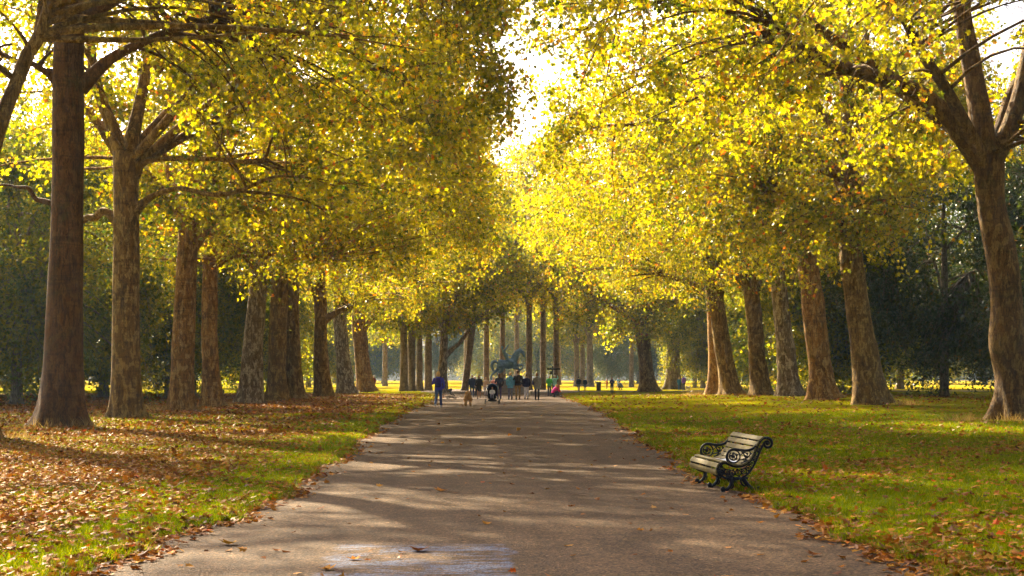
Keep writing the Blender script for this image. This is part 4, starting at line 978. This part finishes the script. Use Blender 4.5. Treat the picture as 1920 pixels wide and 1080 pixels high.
    b.loft([(A(nk - (0, 0, .04)), .06 * s, .058 * s), (A((nk + hd) / 2), .052 * s, .055 * s), (A(hd), .05 * s, .055 * s)], 'x', 12)
    b.ball(A(hd), np.array((.073, .092, .112)) * s); b.ball(A(hd + (0, .035, -.06)), np.array((.05, .05, .055)) * s)
    b.ball(A(hd + (0, .095, -.012)), np.array((.014, .024, .026)) * s)
    for sd_ in (-1, 1):
        j = J[sd_]; b.ball(A(hd + (.075 * sd_, -.005, -.01)), np.array((.014, .026, .034)) * s)
        limb(b, [A(j['sho']), A(j['elb']), A(j['wri'])], np.array((.052, .041, .027)) * s)
        w_, e_ = np.array(j['wri']), np.array(j['elb']); dv = (w_ - e_) / np.linalg.norm(w_ - e_); pc = w_ + dv * .05
        b.ball(A(pc), np.array((.022, .034, .046)) * s)
        side_ = np.cross(dv, (sd_, 0, 0)); side_ = side_ / (np.linalg.norm(side_) + 1e-6)
        for f_ in range(4):
            o_ = (f_ - 1.5) * .019; q0 = pc + dv * .03 + side_ * o_; ln = (.068, .078, .074, .058)[f_]
            b.tube([A(q0), A(q0 + dv * ln * .55 + np.array((-.004 * sd_, 0, 0))), A(q0 + dv * ln * .95 + np.array((-.018 * sd_, 0, 0)))], np.array((.010, .009, .007)) * s, 6)
        b.tube([A(pc + side_ * .025), A(pc + side_ * .05 + dv * .03), A(pc + side_ * .052 + dv * .058)], np.array((.012, .010, .008)) * s, 6)
        limb(b, [A(j['hip']), A(j['kne']), A(j['ank'])], np.array((.082, .056, .038)) * s)
        an = np.array(j['ank']); b.ball(A(an + (0, .06, -.045)), np.array((.042, .12, .038)) * s)
    b.fuse('body', SKIN, root, vox * s)
    # clothes
    c = MB(); g = .018; torso(c, g, hem=(.84 if not coat else coat), wide=.02 if coat else 0)
    for sd_ in (-1, 1):
        j = J[sd_]; w_ = np.array(j['wri']) * .95 + np.array(j['elb']) * .05
        if shorts: w_ = np.array(j['elb']) * .9 + np.array(j['sho']) * .1
        limb(c, [A(np.array(j['sho']) * .97 + np.array(J['che']) * .03), A((np.array(j['elb']) if not shorts else (w_ + np.array(j['sho'])) / 2)), A(w_)], np.array((.070, .060, .046)) * s)
    c.ball(A(nk + (0, 0, -.02)), np.array((.078, .072, .035)) * s)
    if hood is not None: c.ball(A(nk + (0, -.075, -.03)), np.array((.115, .065, .085)) * s)
    c.fuse('coat' if coat else 'jacket', cloth(up), root, .016 * s)
    t = MB(); pel = np.array(J['pel'])
    if skirt: t.loft([(A((0, 0, .95)), .165 * s, .125 * s), (A((0, 0, .75)), .185 * s, .145 * s), (A((0, 0, .55)), .19 * s, .15 * s)], 'x', 16); t.fuse('skirt', cloth(low), root, .016 * s)
    else:
        t.ball(A(pel + (0, 0, .0)), np.array((.178, .128, .13)) * s)
        for sd_ in (-1, 1):
            j = J[sd_]; end = np.array(j['ank']) + (0, 0, .015)
            if shorts: end = np.array(j['kne']) * .9 + np.array(j['hip']) * .1; limb(t, [A(j['hip']), A((np.array(j['hip']) + end) / 2), A(end)], np.array((.10, .09, .08)) * s)
            else: limb(t, [A(j['hip']), A(j['kne']), A(end)], np.array((.098, .070, .055)) * s)
        t.fuse('trousers', cloth(low), root, .016 * s)
    for sd_ in (-1, 1):
        an = np.array(J[sd_]['ank']); f_ = MB(); f_.ball(A(an + (0, .062, -.045)), np.array((.050, .135, .042)) * s); f_.ball(A(an + (0, 0, -.015)), np.array((.05, .056, .055)) * s); f_.fuse('shoe', shoes or SHOE, root, .014 * s)
    h_ = MB(); h_.ball(A(hd + (0, -.018, .025)), np.array((.083, .094, .104)) * s)
    if style == 'long': h_.loft([(A(hd + (0, -.05, .06)), .078 * s, .05 * s), (A(hd + (0, -.075, -.06)), .092 * s, .05 * s), (A(hd + (0, -.095, -.20)), .085 * s, .04 * s), (A(hd + (0, -.10, -.30)), .05 * s, .025 * s)], 'x', 14)
    if style == 'bob':
        h_.loft([(A(hd + (0, -.04, .05)), .088 * s, .065 * s), (A(hd + (0, -.055, -.07)), .10 * s, .065 * s), (A(hd + (0, -.06, -.14)), .085 * s, .05 * s)], 'x', 14)
    if style == 'bun': h_.ball(A(hd + (0, -.10, .06)), .05 * s)
    hm_ = cloth(HAIR[hair], .6) if hat is None else cloth(hat, .8)
    if hat is not None: h_.ball(A(hd + (0, .0, .055)), np.array((.090, .105, .075)) * s)
    h_.fuse('hair' if hat is None else 'hat', hm_, root, .012 * s)
    if abs(face) > 100:
        for sd_ in (-1, 1): e = MB(); e.ball(A(hd + (.030 * sd_, .083, .012)), np.array((.014, .012, .009)) * s); e.build('eye', SHOE, root)
        e = MB(); e.ball(A(hd + (0, .084, -.058)), np.array((.024, .010, .007)) * s); e.build('mouth', cloth((.30, .07, .06)), root)
    if hood is not None: f2 = MB(); f2.loft([(A(nk + (0, -.13, -.02)), .02 * s, .02 * s), (A(nk + (0, -.07, .04)), .125 * s, .025 * s), (A(nk + (0, .0, .035)), .09 * s, .02 * s)], 'x', 14); f2.fuse('hood_trim', cloth(hood), root, .014 * s)
    root['s'] = s; return root
def backpack(owner, label, col, dx=0.0, size=1.0):
    s = owner['s']; r = empty('backpack', owner.location, owner.rotation_euler[2]); tag(r, label, 'backpack')
    A = lambda v: np.array(v, float) * s
    m = MB(); m.loft([(A((dx, -.19, .98)), .13 * s * size, .06 * s), (A((dx, -.215, 1.08)), .155 * s * size, .085 * s), (A((dx, -.205, 1.28)), .145 * s * size, .075 * s), (A((dx, -.175, 1.42)), .10 * s * size, .05 * s)], 'x', 16); m.fuse('pack', cloth(col), r, .014 * s)
    m = MB(); m.loft([(A((dx, -.28, 1.02)), .09 * s * size, .03 * s), (A((dx, -.30, 1.10)), .10 * s * size, .035 * s), (A((dx, -.285, 1.18)), .085 * s * size, .02 * s)], 'x', 14); m.fuse('front_pocket', cloth(tuple(v * .8 for v in col)), r, .014 * s)
    for sd_ in (-1, 1): m = MB(); m.tube([A((dx + .10 * sd_, -.155, 1.40)), A((dx + .105 * sd_, -.02, 1.495)), A((dx + .11 * sd_, .13, 1.38)), A((dx + .12 * sd_, .10, 1.15)), A((dx + .13 * sd_, -.16, 1.02))], .016 * s, 6); m.build('strap', cloth(col), r)
    return r
NAVY = (.012, .018, .045); DENIM = (.045, .075, .17); PALE = (.42, .43, .55); BLK = (.014, .012, .016)
w1 = person('person in purple jacket and blue jeans walking away along the verge', 822, 764, 696, -6, (.065, .055, .33), DENIM, 'blond', 'bob', stride=.30, arms='bent', shoes=WSHOE)
backpack(w1, 'dark purple backpack worn over the purple jacket', (.035, .02, .11), .0)
person('person in navy coat and jeans, grey-haired, beside the long black coat', 885, 744, 702, 176, (.02, .03, .09), DENIM, 'grey', 'short', coat=.72)
person('shorter person in mauve scarf and top between navy coat and black coat', 890.5, 743.5, 706, 172, (.30, .20, .26), NAVY, 'grey', 'short', hat=(.45, .42, .55))
person('person in long black coat and dark skirt walking toward the camera, bare legged', 898, 748, 702.5, 184, BLK, BLK, 'dark', 'long', coat=.56, skirt=True, stride=.22)
person('long-haired blond person in beige top and pale jeans behind the toddler pushchair', 911, 742, 707, 168, (.48, .36, .28), PALE, 'light', 'long')
person('person in pink top almost hidden by the brown-haired person', 925.5, 743, 707, 175, (.48, .20, .18), DENIM, 'red', 'short')
person('person with long brown hair in dark jacket and indigo trousers beside the pushchair', 936, 749, 700, 14, (.03, .025, .045), (.05, .035, .11), 'brown', 'long', arms='bent')
person('person in bright light-blue hooded parka and grey jeans facing the statue', 957, 749, 698, 2, (.10, .30, .62), (.13, .13, .20), 'blond', 'bun', coat=.74, hood=(.03, .025, .02))
m6 = person('tall person in black jacket and khaki trousers facing the statue', 971, 749, 694.5, -2, (.022, .022, .035), (.24, .155, .055), 'brown', 'short', arms='bent')
backpack(m6, 'black backpack on the back above the khaki trousers', (.03, .024, .026))
person('person in navy jumper and pale blue jeans with a white dog at heel', 987, 748.5, 701, 4, (.013, .015, .05), PALE, 'brown', 'short')
g8 = person('person in long grey parka and black trousers, last on the gravel group', 1007, 750, 698.5, -8, (.16, .17, .17), (.022, .016, .018), 'brown', 'long', coat=.70, hood=(.20, .21, .22))
r = empty('shoulder_bag', g8.location, g8.rotation_euler[2]); tag(r, 'dark blue bag slung from the shoulder of the grey parka', 'bag')
m = MB(); m.loft([(np.array((-.25, -.06, 1.02)), .075, .13), (np.array((-.26, -.06, 1.15)), .075, .15), (np.array((-.25, -.06, 1.30)), .05, .12)], 'x', 14); m.fuse('bag_body', cloth((.02, .025, .09)), r, .015)
m = MB(); m.tube([(-.25, -.1, 1.28), (-.17, -.02, 1.52), (-.25, .03, 1.28)], .014, 6); m.build('strap', cloth((.02, .025, .09)), r)
person('person in green jacket, blue jeans and white cap by the fingerpost', 1030, 743, 703, -20, (.05, .36, .07), DENIM, 'blond', 'short', hat=(.6, .56, .58), arms='push')
person('person in pale blue top with white hat raising one arm by the fingerpost', 1040, 741, 703, 10, (.22, .52, .72), NAVY, 'grey', 'short', hat=(.68, .60, .62), arms='raise')
person('crouching fair-haired person in bright magenta jacket by a dark pushchair', 1037, 744.5, 715.5, -60, (.70, .02, .22), (.03, .03, .08), 'light', 'long', pose='crouch', H=1.62)
person('small fair-haired child in dark top standing behind the magenta jacket', 1046, 742, 717, 150, (.35, .08, .14), NAVY, 'light', 'short')
person('dark-clothed walker, taller of two on the cross path', 1085, 734, 706, 8, (.012, .022, .05), (.05, .09, .19), 'dark', 'short', stride=.2)
person('dark-clothed walker, shorter of two on the cross path', 1097, 733.5, 708, -4, (.012, .022, .05), (.04, .08, .18), 'dark', 'short', stride=-.2)
person('person in dark red coat seen behind the denim-clad one', 1138, 729, 711, 60, (.20, .03, .025), (.10, .05, .04), 'red', 'short', coat=.8)
person('person all in navy denim standing on the sunny lawn', 1147.5, 737, 707, 165, (.022, .035, .09), (.035, .06, .17), 'brown', 'long', arms='hold')
person('person in sky-blue shirt and dark shorts beside someone crouching', 1160, 731, 707.5, 10, (.10, .24, .55), (.012, .012, .03), 'dark', 'short', shorts=True)
person('crouching person in slate-blue jacket on the cross path', 1166.5, 731, 714, 70, (.06, .09, .19), (.02, .025, .06), 'dark', 'short', pose='crouch', H=1.7)
person('person in vivid purple top and black leggings past the stone block', 1282, 732, 703.5, 30, (.16, .05, .55), (.02, .014, .03), 'grey', 'short')
person('person in blue standing against the broad dark trunk', 1273.5, 731.5, 706, -20, (.02, .09, .26), (.02, .06, .20), 'blond', 'long', coat=.7)
person('person in dark red mostly hidden behind the stocky brown trunk', 700.5, 733, 710, 40, (.12, .02, .025), BLK, 'grey', 'short', loc=(at(701, 158), 158, float(gz(at(701, 158), 158))), H=1.62)

# ------------------------------------------------------------------ dogs
def dog(label, px, foot, hpx, face, col, fluff=.02, tail='curl', leg=.45, rot_seed=1):
    x, d, z = ground_at(px, foot); h = hpx * d / F; s = h / .75
    r = empty('dog', (x, d, z), R(face)); tag(r, label, 'dog'); A = lambda v: np.array(v, float) * s
    b = MB(); b.loft([(A((0, -.33, .47)), .05 * s, .07 * s), (A((0, -.26, .49)), .13 * s, .14 * s), (A((0, -.05, .47)), .13 * s, .14 * s), (A((0, .16, .48)), .145 * s, .18 * s), (A((0, .28, .53)), .10 * s, .14 * s)], 'x', 14)
    b.loft([(A((0, .22, .55)), .10 * s, .11 * s), (A((0, .33, .68)), .085 * s, .085 * s), (A((0, .38, .73)), .08 * s, .08 * s)], 'x', 12)
    b.ball(A((0, .41, .73)), np.array((.085, .10, .085)) * s); b.loft([(A((0, .45, .715)), .05 * s, .05 * s), (A((0, .55, .69)), .035 * s, .033 * s), (A((0, .58, .69)), .022 * s, .022 * s)], 'x', 10)
    for sd_ in (-1, 1):
        b.ball(A((.085 * sd_, .37, .71)), np.array((.022, .045, .075)) * s)
        limb(b, [A((.085 * sd_, .20, .42)), A((.085 * sd_, .18, .24)), A((.085 * sd_, .20, .05))], np.array((.06, .042, .034)) * s)
        b.ball(A((.085 * sd_, .23, .025)), np.array((.038, .055, .028)) * s)
        limb(b, [A((.085 * sd_, -.22, .42)), A((.09 * sd_, -.15, .27)), A((.085 * sd_, -.30, .17)), A((.085 * sd_, -.28, .04))], np.array((.085, .06, .038, .032)) * s)
        b.ball(A((.085 * sd_, -.25, .025)), np.array((.038, .055, .028)) * s)
    P = [(0, -.32, .52), (0, -.42, .62), (0, -.40, .76), (0, -.30, .80)]
    limb(b, [A(p) for p in P], np.array((.04, .065, .085, .05)) * s, 14)
    o = b.fuse('body', simple('fur_%d' % rot_seed, col, .9, vary=.3, scale=26, bump=.8), r, .014 * s)
    co_ = np.empty(len(o.data.vertices) * 3, np.float32); o.data.vertices.foreach_get('co', co_); co_ = co_.reshape(-1, 3)
    nz_ = np.sin(co_[:, 0] * 70 / s) * np.sin(co_[:, 1] * 83 / s + 1) * np.sin(co_[:, 2] * 61 / s + 2)
    nr = np.empty(len(co_) * 3, np.float32); o.data.vertices.foreach_get('normal', nr); co_ += nr.reshape(-1, 3) * (nz_ * fluff * s)[:, None]
    o.data.vertices.foreach_set('co', co_.ravel()); o.data.update(); return r
dog('fluffy golden dog with raised tail trotting away along the gravel', 877.5, 761, 25, 3, (.60, .34, .10), .03).scale = (1.45, 1.1, 1)
dog('small white dog at the heels of the pale blue jeans', 992, 743, 9.5, -30, (.72, .66, .58), .02, rot_seed=2)
dog('small pale dog beside the purple top and black leggings', 1290, 732, 8.5, 50, (.55, .52, .60), .02, rot_seed=3)

# ------------------------------------------------------------------ pushchairs
def pushchair(label, px, foot, hpx, face, col, cover, low=False, sx=1.0):
    x, d, z = ground_at(px, foot); s = hpx * d / F / 1.08; s = s if not low else s * 1.3
    r = empty('pushchair', (x, d, z), R(face)); tag(r, label, 'pushchair'); A = lambda v: np.array(v, float) * s * np.array((sx, 1, 1))
    fr = cloth((.05, .05, .055), .35); dk = cloth(col)
    m = MB()
    for sd_ in (-1, 1):
        m.tube([A((.26 * sd_, .40, .12)), A((.25 * sd_, .05, .55)), A((.24 * sd_, -.42, 1.02))], .014 * s, 7)
        m.tube([A((.29 * sd_, -.36, .14)), A((.25 * sd_, .05, .50)), A((.23 * sd_, .10, .72))], .013 * s, 7)
        m.tube([A((.26 * sd_, .40, .12)), A((.29 * sd_, -.36, .14))], .011 * s, 7)
    m.tube([A((-.29, -.36, .14)), A((.29, -.36, .14))], .011 * s, 7); m.tube([A((-.24, .40, .16)), A((.24, .40, .16))], .011 * s, 7)
    m.build('frame', fr, r)
    m = MB(); m.tube([A((-.24, -.42, 1.02)), A((-.20, -.46, 1.05)), A((.20, -.46, 1.05)), A((.24, -.42, 1.02))], .019 * s, 8); m.build('handle', dk, r)
    m = MB(); m.loft([(A((0, .36, .28)), .20 * s * sx, .03 * s), (A((0, .26, .46)), .21 * s * sx, .035 * s), (A((0, .02, .44)), .21 * s * sx, .04 * s), (A((0, -.10, .62)), .21 * s * sx, .04 * s), (A((0, -.20, .90)), .20 * s * sx, .035 * s)], 'x', 14); m.fuse('seat', dk, r, .016 * s)
    m = MB(); m.loft([(A((0, .24, .20)), .19 * s * sx, .07 * s), (A((0, -.26, .20)), .21 * s * sx, .08 * s)], 'x', 12); m.fuse('basket', dk, r, .016 * s)
    # hood: a quarter shell over the seat
    th = np.linspace(-1.45, .55, 11); ph = np.linspace(-math.pi / 2, math.pi / 2, 13); V = []
    for t_ in th:
        for p_ in ph: V.append(A((.25 * math.sin(p_), -.06 + .34 * math.cos(p_) * math.sin(t_), .74 + .37 * math.cos(p_) * math.cos(t_) ** 1.0 + .0)))
    i = np.arange(10)[:, None] * 13; j = np.arange(12)[None]; m = MB(); m.add(V, np.stack([i + j, i + j + 1, i + j + 14, i + j + 13], -1).reshape(-1, 4)); o = m.build('hood', cloth(cover), r)
    sm = o.modifiers.new('t', 'SOLIDIFY'); sm.thickness = .02 * s
    for (wx, wy, rr) in ((-.29, .40, .10), (.29, .40, .10), (-.31, -.36, .14), (.31, -.36, .14)):
        m = MB(); a = np.linspace(0, 2 * np.pi, 21); m.tube(np.array([A((wx, wy + rr * .85 * math.cos(q), rr + rr * .85 * math.sin(q))) for q in a]), .02 * s, 7, False)
        wh = m.build('wheel', SHOE, r); m = MB()
        for q in range(5): m.tube([A((wx, wy, rr)), A((wx, wy + rr * .82 * math.cos(q * 1.257), rr + rr * .82 * math.sin(q * 1.257)))], .009 * s, 5)
        m.ball(A((wx, wy, rr)), .022 * s); m.build('rim', cloth((.35, .35, .38), .4), wh)
    r['s'] = s; return r
pc = pushchair('dark pushchair with open hood and a toddler, facing the camera', 923, 757.5, 38, 178, (.006, .005, .008), (.02, .045, .10), sx=1.25)
person('toddler in white top sitting in the dark pushchair', 0, 0, 0, 178, (.62, .64, .72), (.20, .20, .26), 'red', 'short', pose='sit', loc=(pc.location.x, pc.location.y - .16, pc.location.z + .52), H=1.0, vox=.012)
pushchair('low black pushchair with white-patterned cover parked at the verge', 846, 748, 15, -75, (.02, .02, .022), (.06, .06, .07), low=True)
pushchair('small dark pushchair held by the magenta-jacketed person', 1044, 743.5, 16, -100, (.03, .022, .04), (.03, .02, .05), low=True)

# ------------------------------------------------------------------ bronze horse and rider on a plinth
SX, SY = at(951, 142), 142.0
def bronze():
    m, nt, out = mat('bronze_patina'); tc = N(nt, 'ShaderNodeTexCoord'); n1 = noise(nt, 2.5, 6, .65, tc.outputs['Object'], .4)
    c = ramp(nt, [(.3, (.05, .10, .15)), (.55, (.15, .26, .36)), (.8, (.30, .48, .60))], n1.outputs[0]); p = N(nt, 'ShaderNodeBsdfPrincipled'); p.inputs['Metallic'].default_value = .25; p.inputs['Roughness'].default_value = .45
    nt.links.new(c.outputs[0], p.inputs['Base Color']); nt.links.new(p.outputs[0], out.inputs[0]); return m
M_BR = bronze()
st = empty('equestrian_statue', (SX, SY, 0.0)); tag(st, 'blue-green bronze horse and rider rearing on a stone plinth', 'statue')
stone = simple('plinth_stone', (.30, .27, .25), .85, vary=.15, scale=3, bump=.4)
m = MB(); m.box((0, 0, .12), (3.6, 2.5, .24)); m.box((0, 0, .62), (3.1, 2.0, .76)); m.box((0, 0, 1.08), (3.3, 2.2, .16)); m.build('plinth', stone, st, smooth=False)
B0 = 1.16; S = .88
def Hs(v): return np.array((v[0] * S, v[2] * S, B0 + v[1] * S))     # (forward, up, side)
def hl(mb, rows, n=16, sides=12): P = spline(np.array([list(Hs(q[:3])) + [q[3] * S] for q in rows]), n); mb.tube(P[:, :3], P[:, 3], sides)
m = MB(); m.box((0, 0, B0 + .04), (2.9, 1.5, .10))
m.loft([(Hs((-.98, 1.72, 0)), .20 * S, .22 * S), (Hs((-.80, 1.80, 0)), .40 * S, .46 * S), (Hs((-.35, 1.72, 0)), .42 * S, .47 * S), (Hs((.15, 1.72, 0)), .43 * S, .50 * S), (Hs((.62, 1.90, 0)), .40 * S, .52 * S), (Hs((.92, 2.10, 0)), .28 * S, .36 * S)], 'y', 18)
m.loft([(Hs((.66, 2.10, 0)), .30 * S, .42 * S), (Hs((.88, 2.62, 0)), .20 * S, .36 * S), (Hs((1.12, 3.05, 0)), .16 * S, .28 * S), (Hs((1.40, 3.20, 0)), .14 * S, .22 * S)], 'y', 16)
m.loft([(Hs((1.32, 3.22, 0)), .13 * S, .17 * S), (Hs((1.62, 2.98, 0)), .13 * S, .18 * S), (Hs((1.78, 2.68, 0)), .10 * S, .13 * S), (Hs((1.82, 2.48, 0)), .08 * S, .10 * S)], 'y', 14)
for sd_ in (-1, 1):
    hl(m, [(1.34, 3.30, .09 * sd_, .06), (1.36, 3.42, .10 * sd_, .045), (1.39, 3.52, .09 * sd_, .012)], 6, 7)
for k in range(9):
    t = k / 8; hl(m, [(.62 + .72 * t, 2.55 + .85 * t, 0, .10), (.52 + .74 * t, 2.52 + .78 * t, .05 * math.sin(k * 2), .07), (.44 + .78 * t, 2.36 + .74 * t, .10 * math.sin(k * 3), .02)], 6, 7)
hl(m, [(-.78, 1.62, .26, .34), (-.92, 1.22, .28, .22), (-1.30, .92, .28, .13), (-1.62, .62, .28, .095), (-1.70, .30, .28, .10), (-1.62, .10, .28, .12)])
hl(m, [(-.70, 1.60, -.26, .34), (-.55, 1.10, -.28, .22), (-.98, .78, -.28, .13), (-.86, .42, -.28, .09), (-.80, .22, -.28, .10), (-.74, .10, -.28, .12)])
hl(m, [(.72, 1.80, .22, .25), (1.12, 1.62, .24, .15), (1.62, 1.66, .24, .105), (1.60, 1.34, .24, .075), (1.30, 1.14, .24, .085), (1.18, 1.16, .24, .09)])
hl(m, [(.70, 1.76, -.22, .25), (.98, 1.34, -.24, .15), (1.30, 1.18, -.24, .10), (1.22, .82, -.24, .075), (1.02, .64, -.24, .085), (.92, .66, -.24, .09)])
hl(m, [(-.98, 1.90, 0, .10), (-1.36, 2.02, 0, .15), (-1.60, 1.74, 0, .17), (-1.56, 1.30, 0, .14), (-1.38, 1.00, 0, .05)], 18)
m.fuse('horse', M_BR, st, .035)
m = MB()
m.loft([(Hs((.10, 2.10, 0)), .25 * S, .22 * S), (Hs((.00, 2.38, 0)), .23 * S, .19 * S), (Hs((-.22, 2.80, 0)), .29 * S, .21 * S), (Hs((-.40, 3.10, 0)), .27 * S, .15 * S), (Hs((-.46, 3.22, 0)), .10 * S, .10 * S)], 'y', 16)
m.tube([Hs((-.46, 3.16, 0)), Hs((-.52, 3.36, 0))], .09 * S, 10); m.ball(Hs((-.53, 3.50, 0)), np.array((.15, .12, .18)) * S); m.ball(Hs((-.39, 3.48, 0)), np.array((.04, .03, .05)) * S)
hl(m, [(-.36, 3.06, -.26, .11), (-.16, 3.36, -.38, .09), (.02, 3.66, -.30, .065), (.06, 3.76, -.28, .08)], 12)
hl(m, [(-.36, 3.06, .26, .11), (.06, 2.74, .36, .09), (.46, 2.62, .22, .065), (.54, 2.60, .18, .08)], 12)
for sd_ in (-1, 1):
    hl(m, [(.10, 2.12, .22 * sd_, .19), (.52, 1.98, .46 * sd_, .16), (.66, 1.62, .50 * sd_, .11), (.62, 1.34, .50 * sd_, .085), (.80, 1.24, .50 * sd_, .075), (.90, 1.22, .50 * sd_, .05)])
m.fuse('rider', M_BR, st, .03)

# ------------------------------------------------------------------ fingerpost, bin, stone block
x, d, z = ground_at(1036, 741); ft = empty('fingerpost', (x, d, z)); tag(ft, 'slim black fingerpost with two arms by the magenta jacket', 'signpost')
hh = (741 - 689) * d / F; m = MB(); m.tube([(0, 0, 0), (0, 0, hh)], .045, 10); m.ball((0, 0, hh + .05), .075); m.tube([(0, 0, 0), (0, 0, .5)], .075, 10); m.build('post', M_IRON, ft)
for a, b_, rz in ((-.46, -.04, .1), (.04, .62, -.12)):
    m = MB(); m.box(((a + b_) / 2, 0, hh - .12), (abs(b_ - a), .035, .13), rz); m.build('sign_arm', M_IRON, ft, smooth=False)
m = MB(); m.tube([(-.12, 0, hh - .55), (-.12, 0, hh - .30)], .09, 10); m.tube([(-.12, 0, hh - .42), (0, 0, hh - .42)], .03, 8); m.build('lantern_box', M_IRON, ft)
x, d, z = ground_at(1122.5, 733); lb = empty('litter_bin', (x, d, z)); tag(lb, 'dark slatted drum-shaped litter bin at the cross path', 'litter bin')
hb = (733 - 716) * d / F; rb = .5 * 8.5 * d / F; M_BIN = simple('bin_timber', (.05, .045, .04), .7, vary=.2)
m = MB(); m.tube([(0, 0, .05), (0, 0, hb * .94)], rb * .90, 20); m.build('liner', SHOE, lb)
m = MB()
for k in range(18): a = k * 2 * np.pi / 18; m.box((rb * .95 * math.cos(a), rb * .95 * math.sin(a), hb * .48), (.03, rb * .29, hb * .90), a)
m.build('slats', M_BIN, lb, smooth=False)
m = MB(); a = np.linspace(0, 2 * np.pi, 25); m.tube(np.c_[rb * np.cos(a), rb * np.sin(a), 0 * a + hb * .96], .04, 8, False); m.build('rim', M_IRON, lb)
d = 126.0; xb = at(1307, d); blk = empty('stone_block', (xb, d, float(gz(xb, d)) - .02), R(8)); tag(blk, 'pale flat-topped stone block beside the double plane root', 'stone block')
m = MB(); m.box((0, 0, .13), (.72, .5, .26)); m.box((.0, 0, .30), (.92, .6, .12)); m.build('slab', simple('pale_stone', (.50, .40, .33), .9, vary=.2, scale=5, bump=.5), blk, smooth=False)
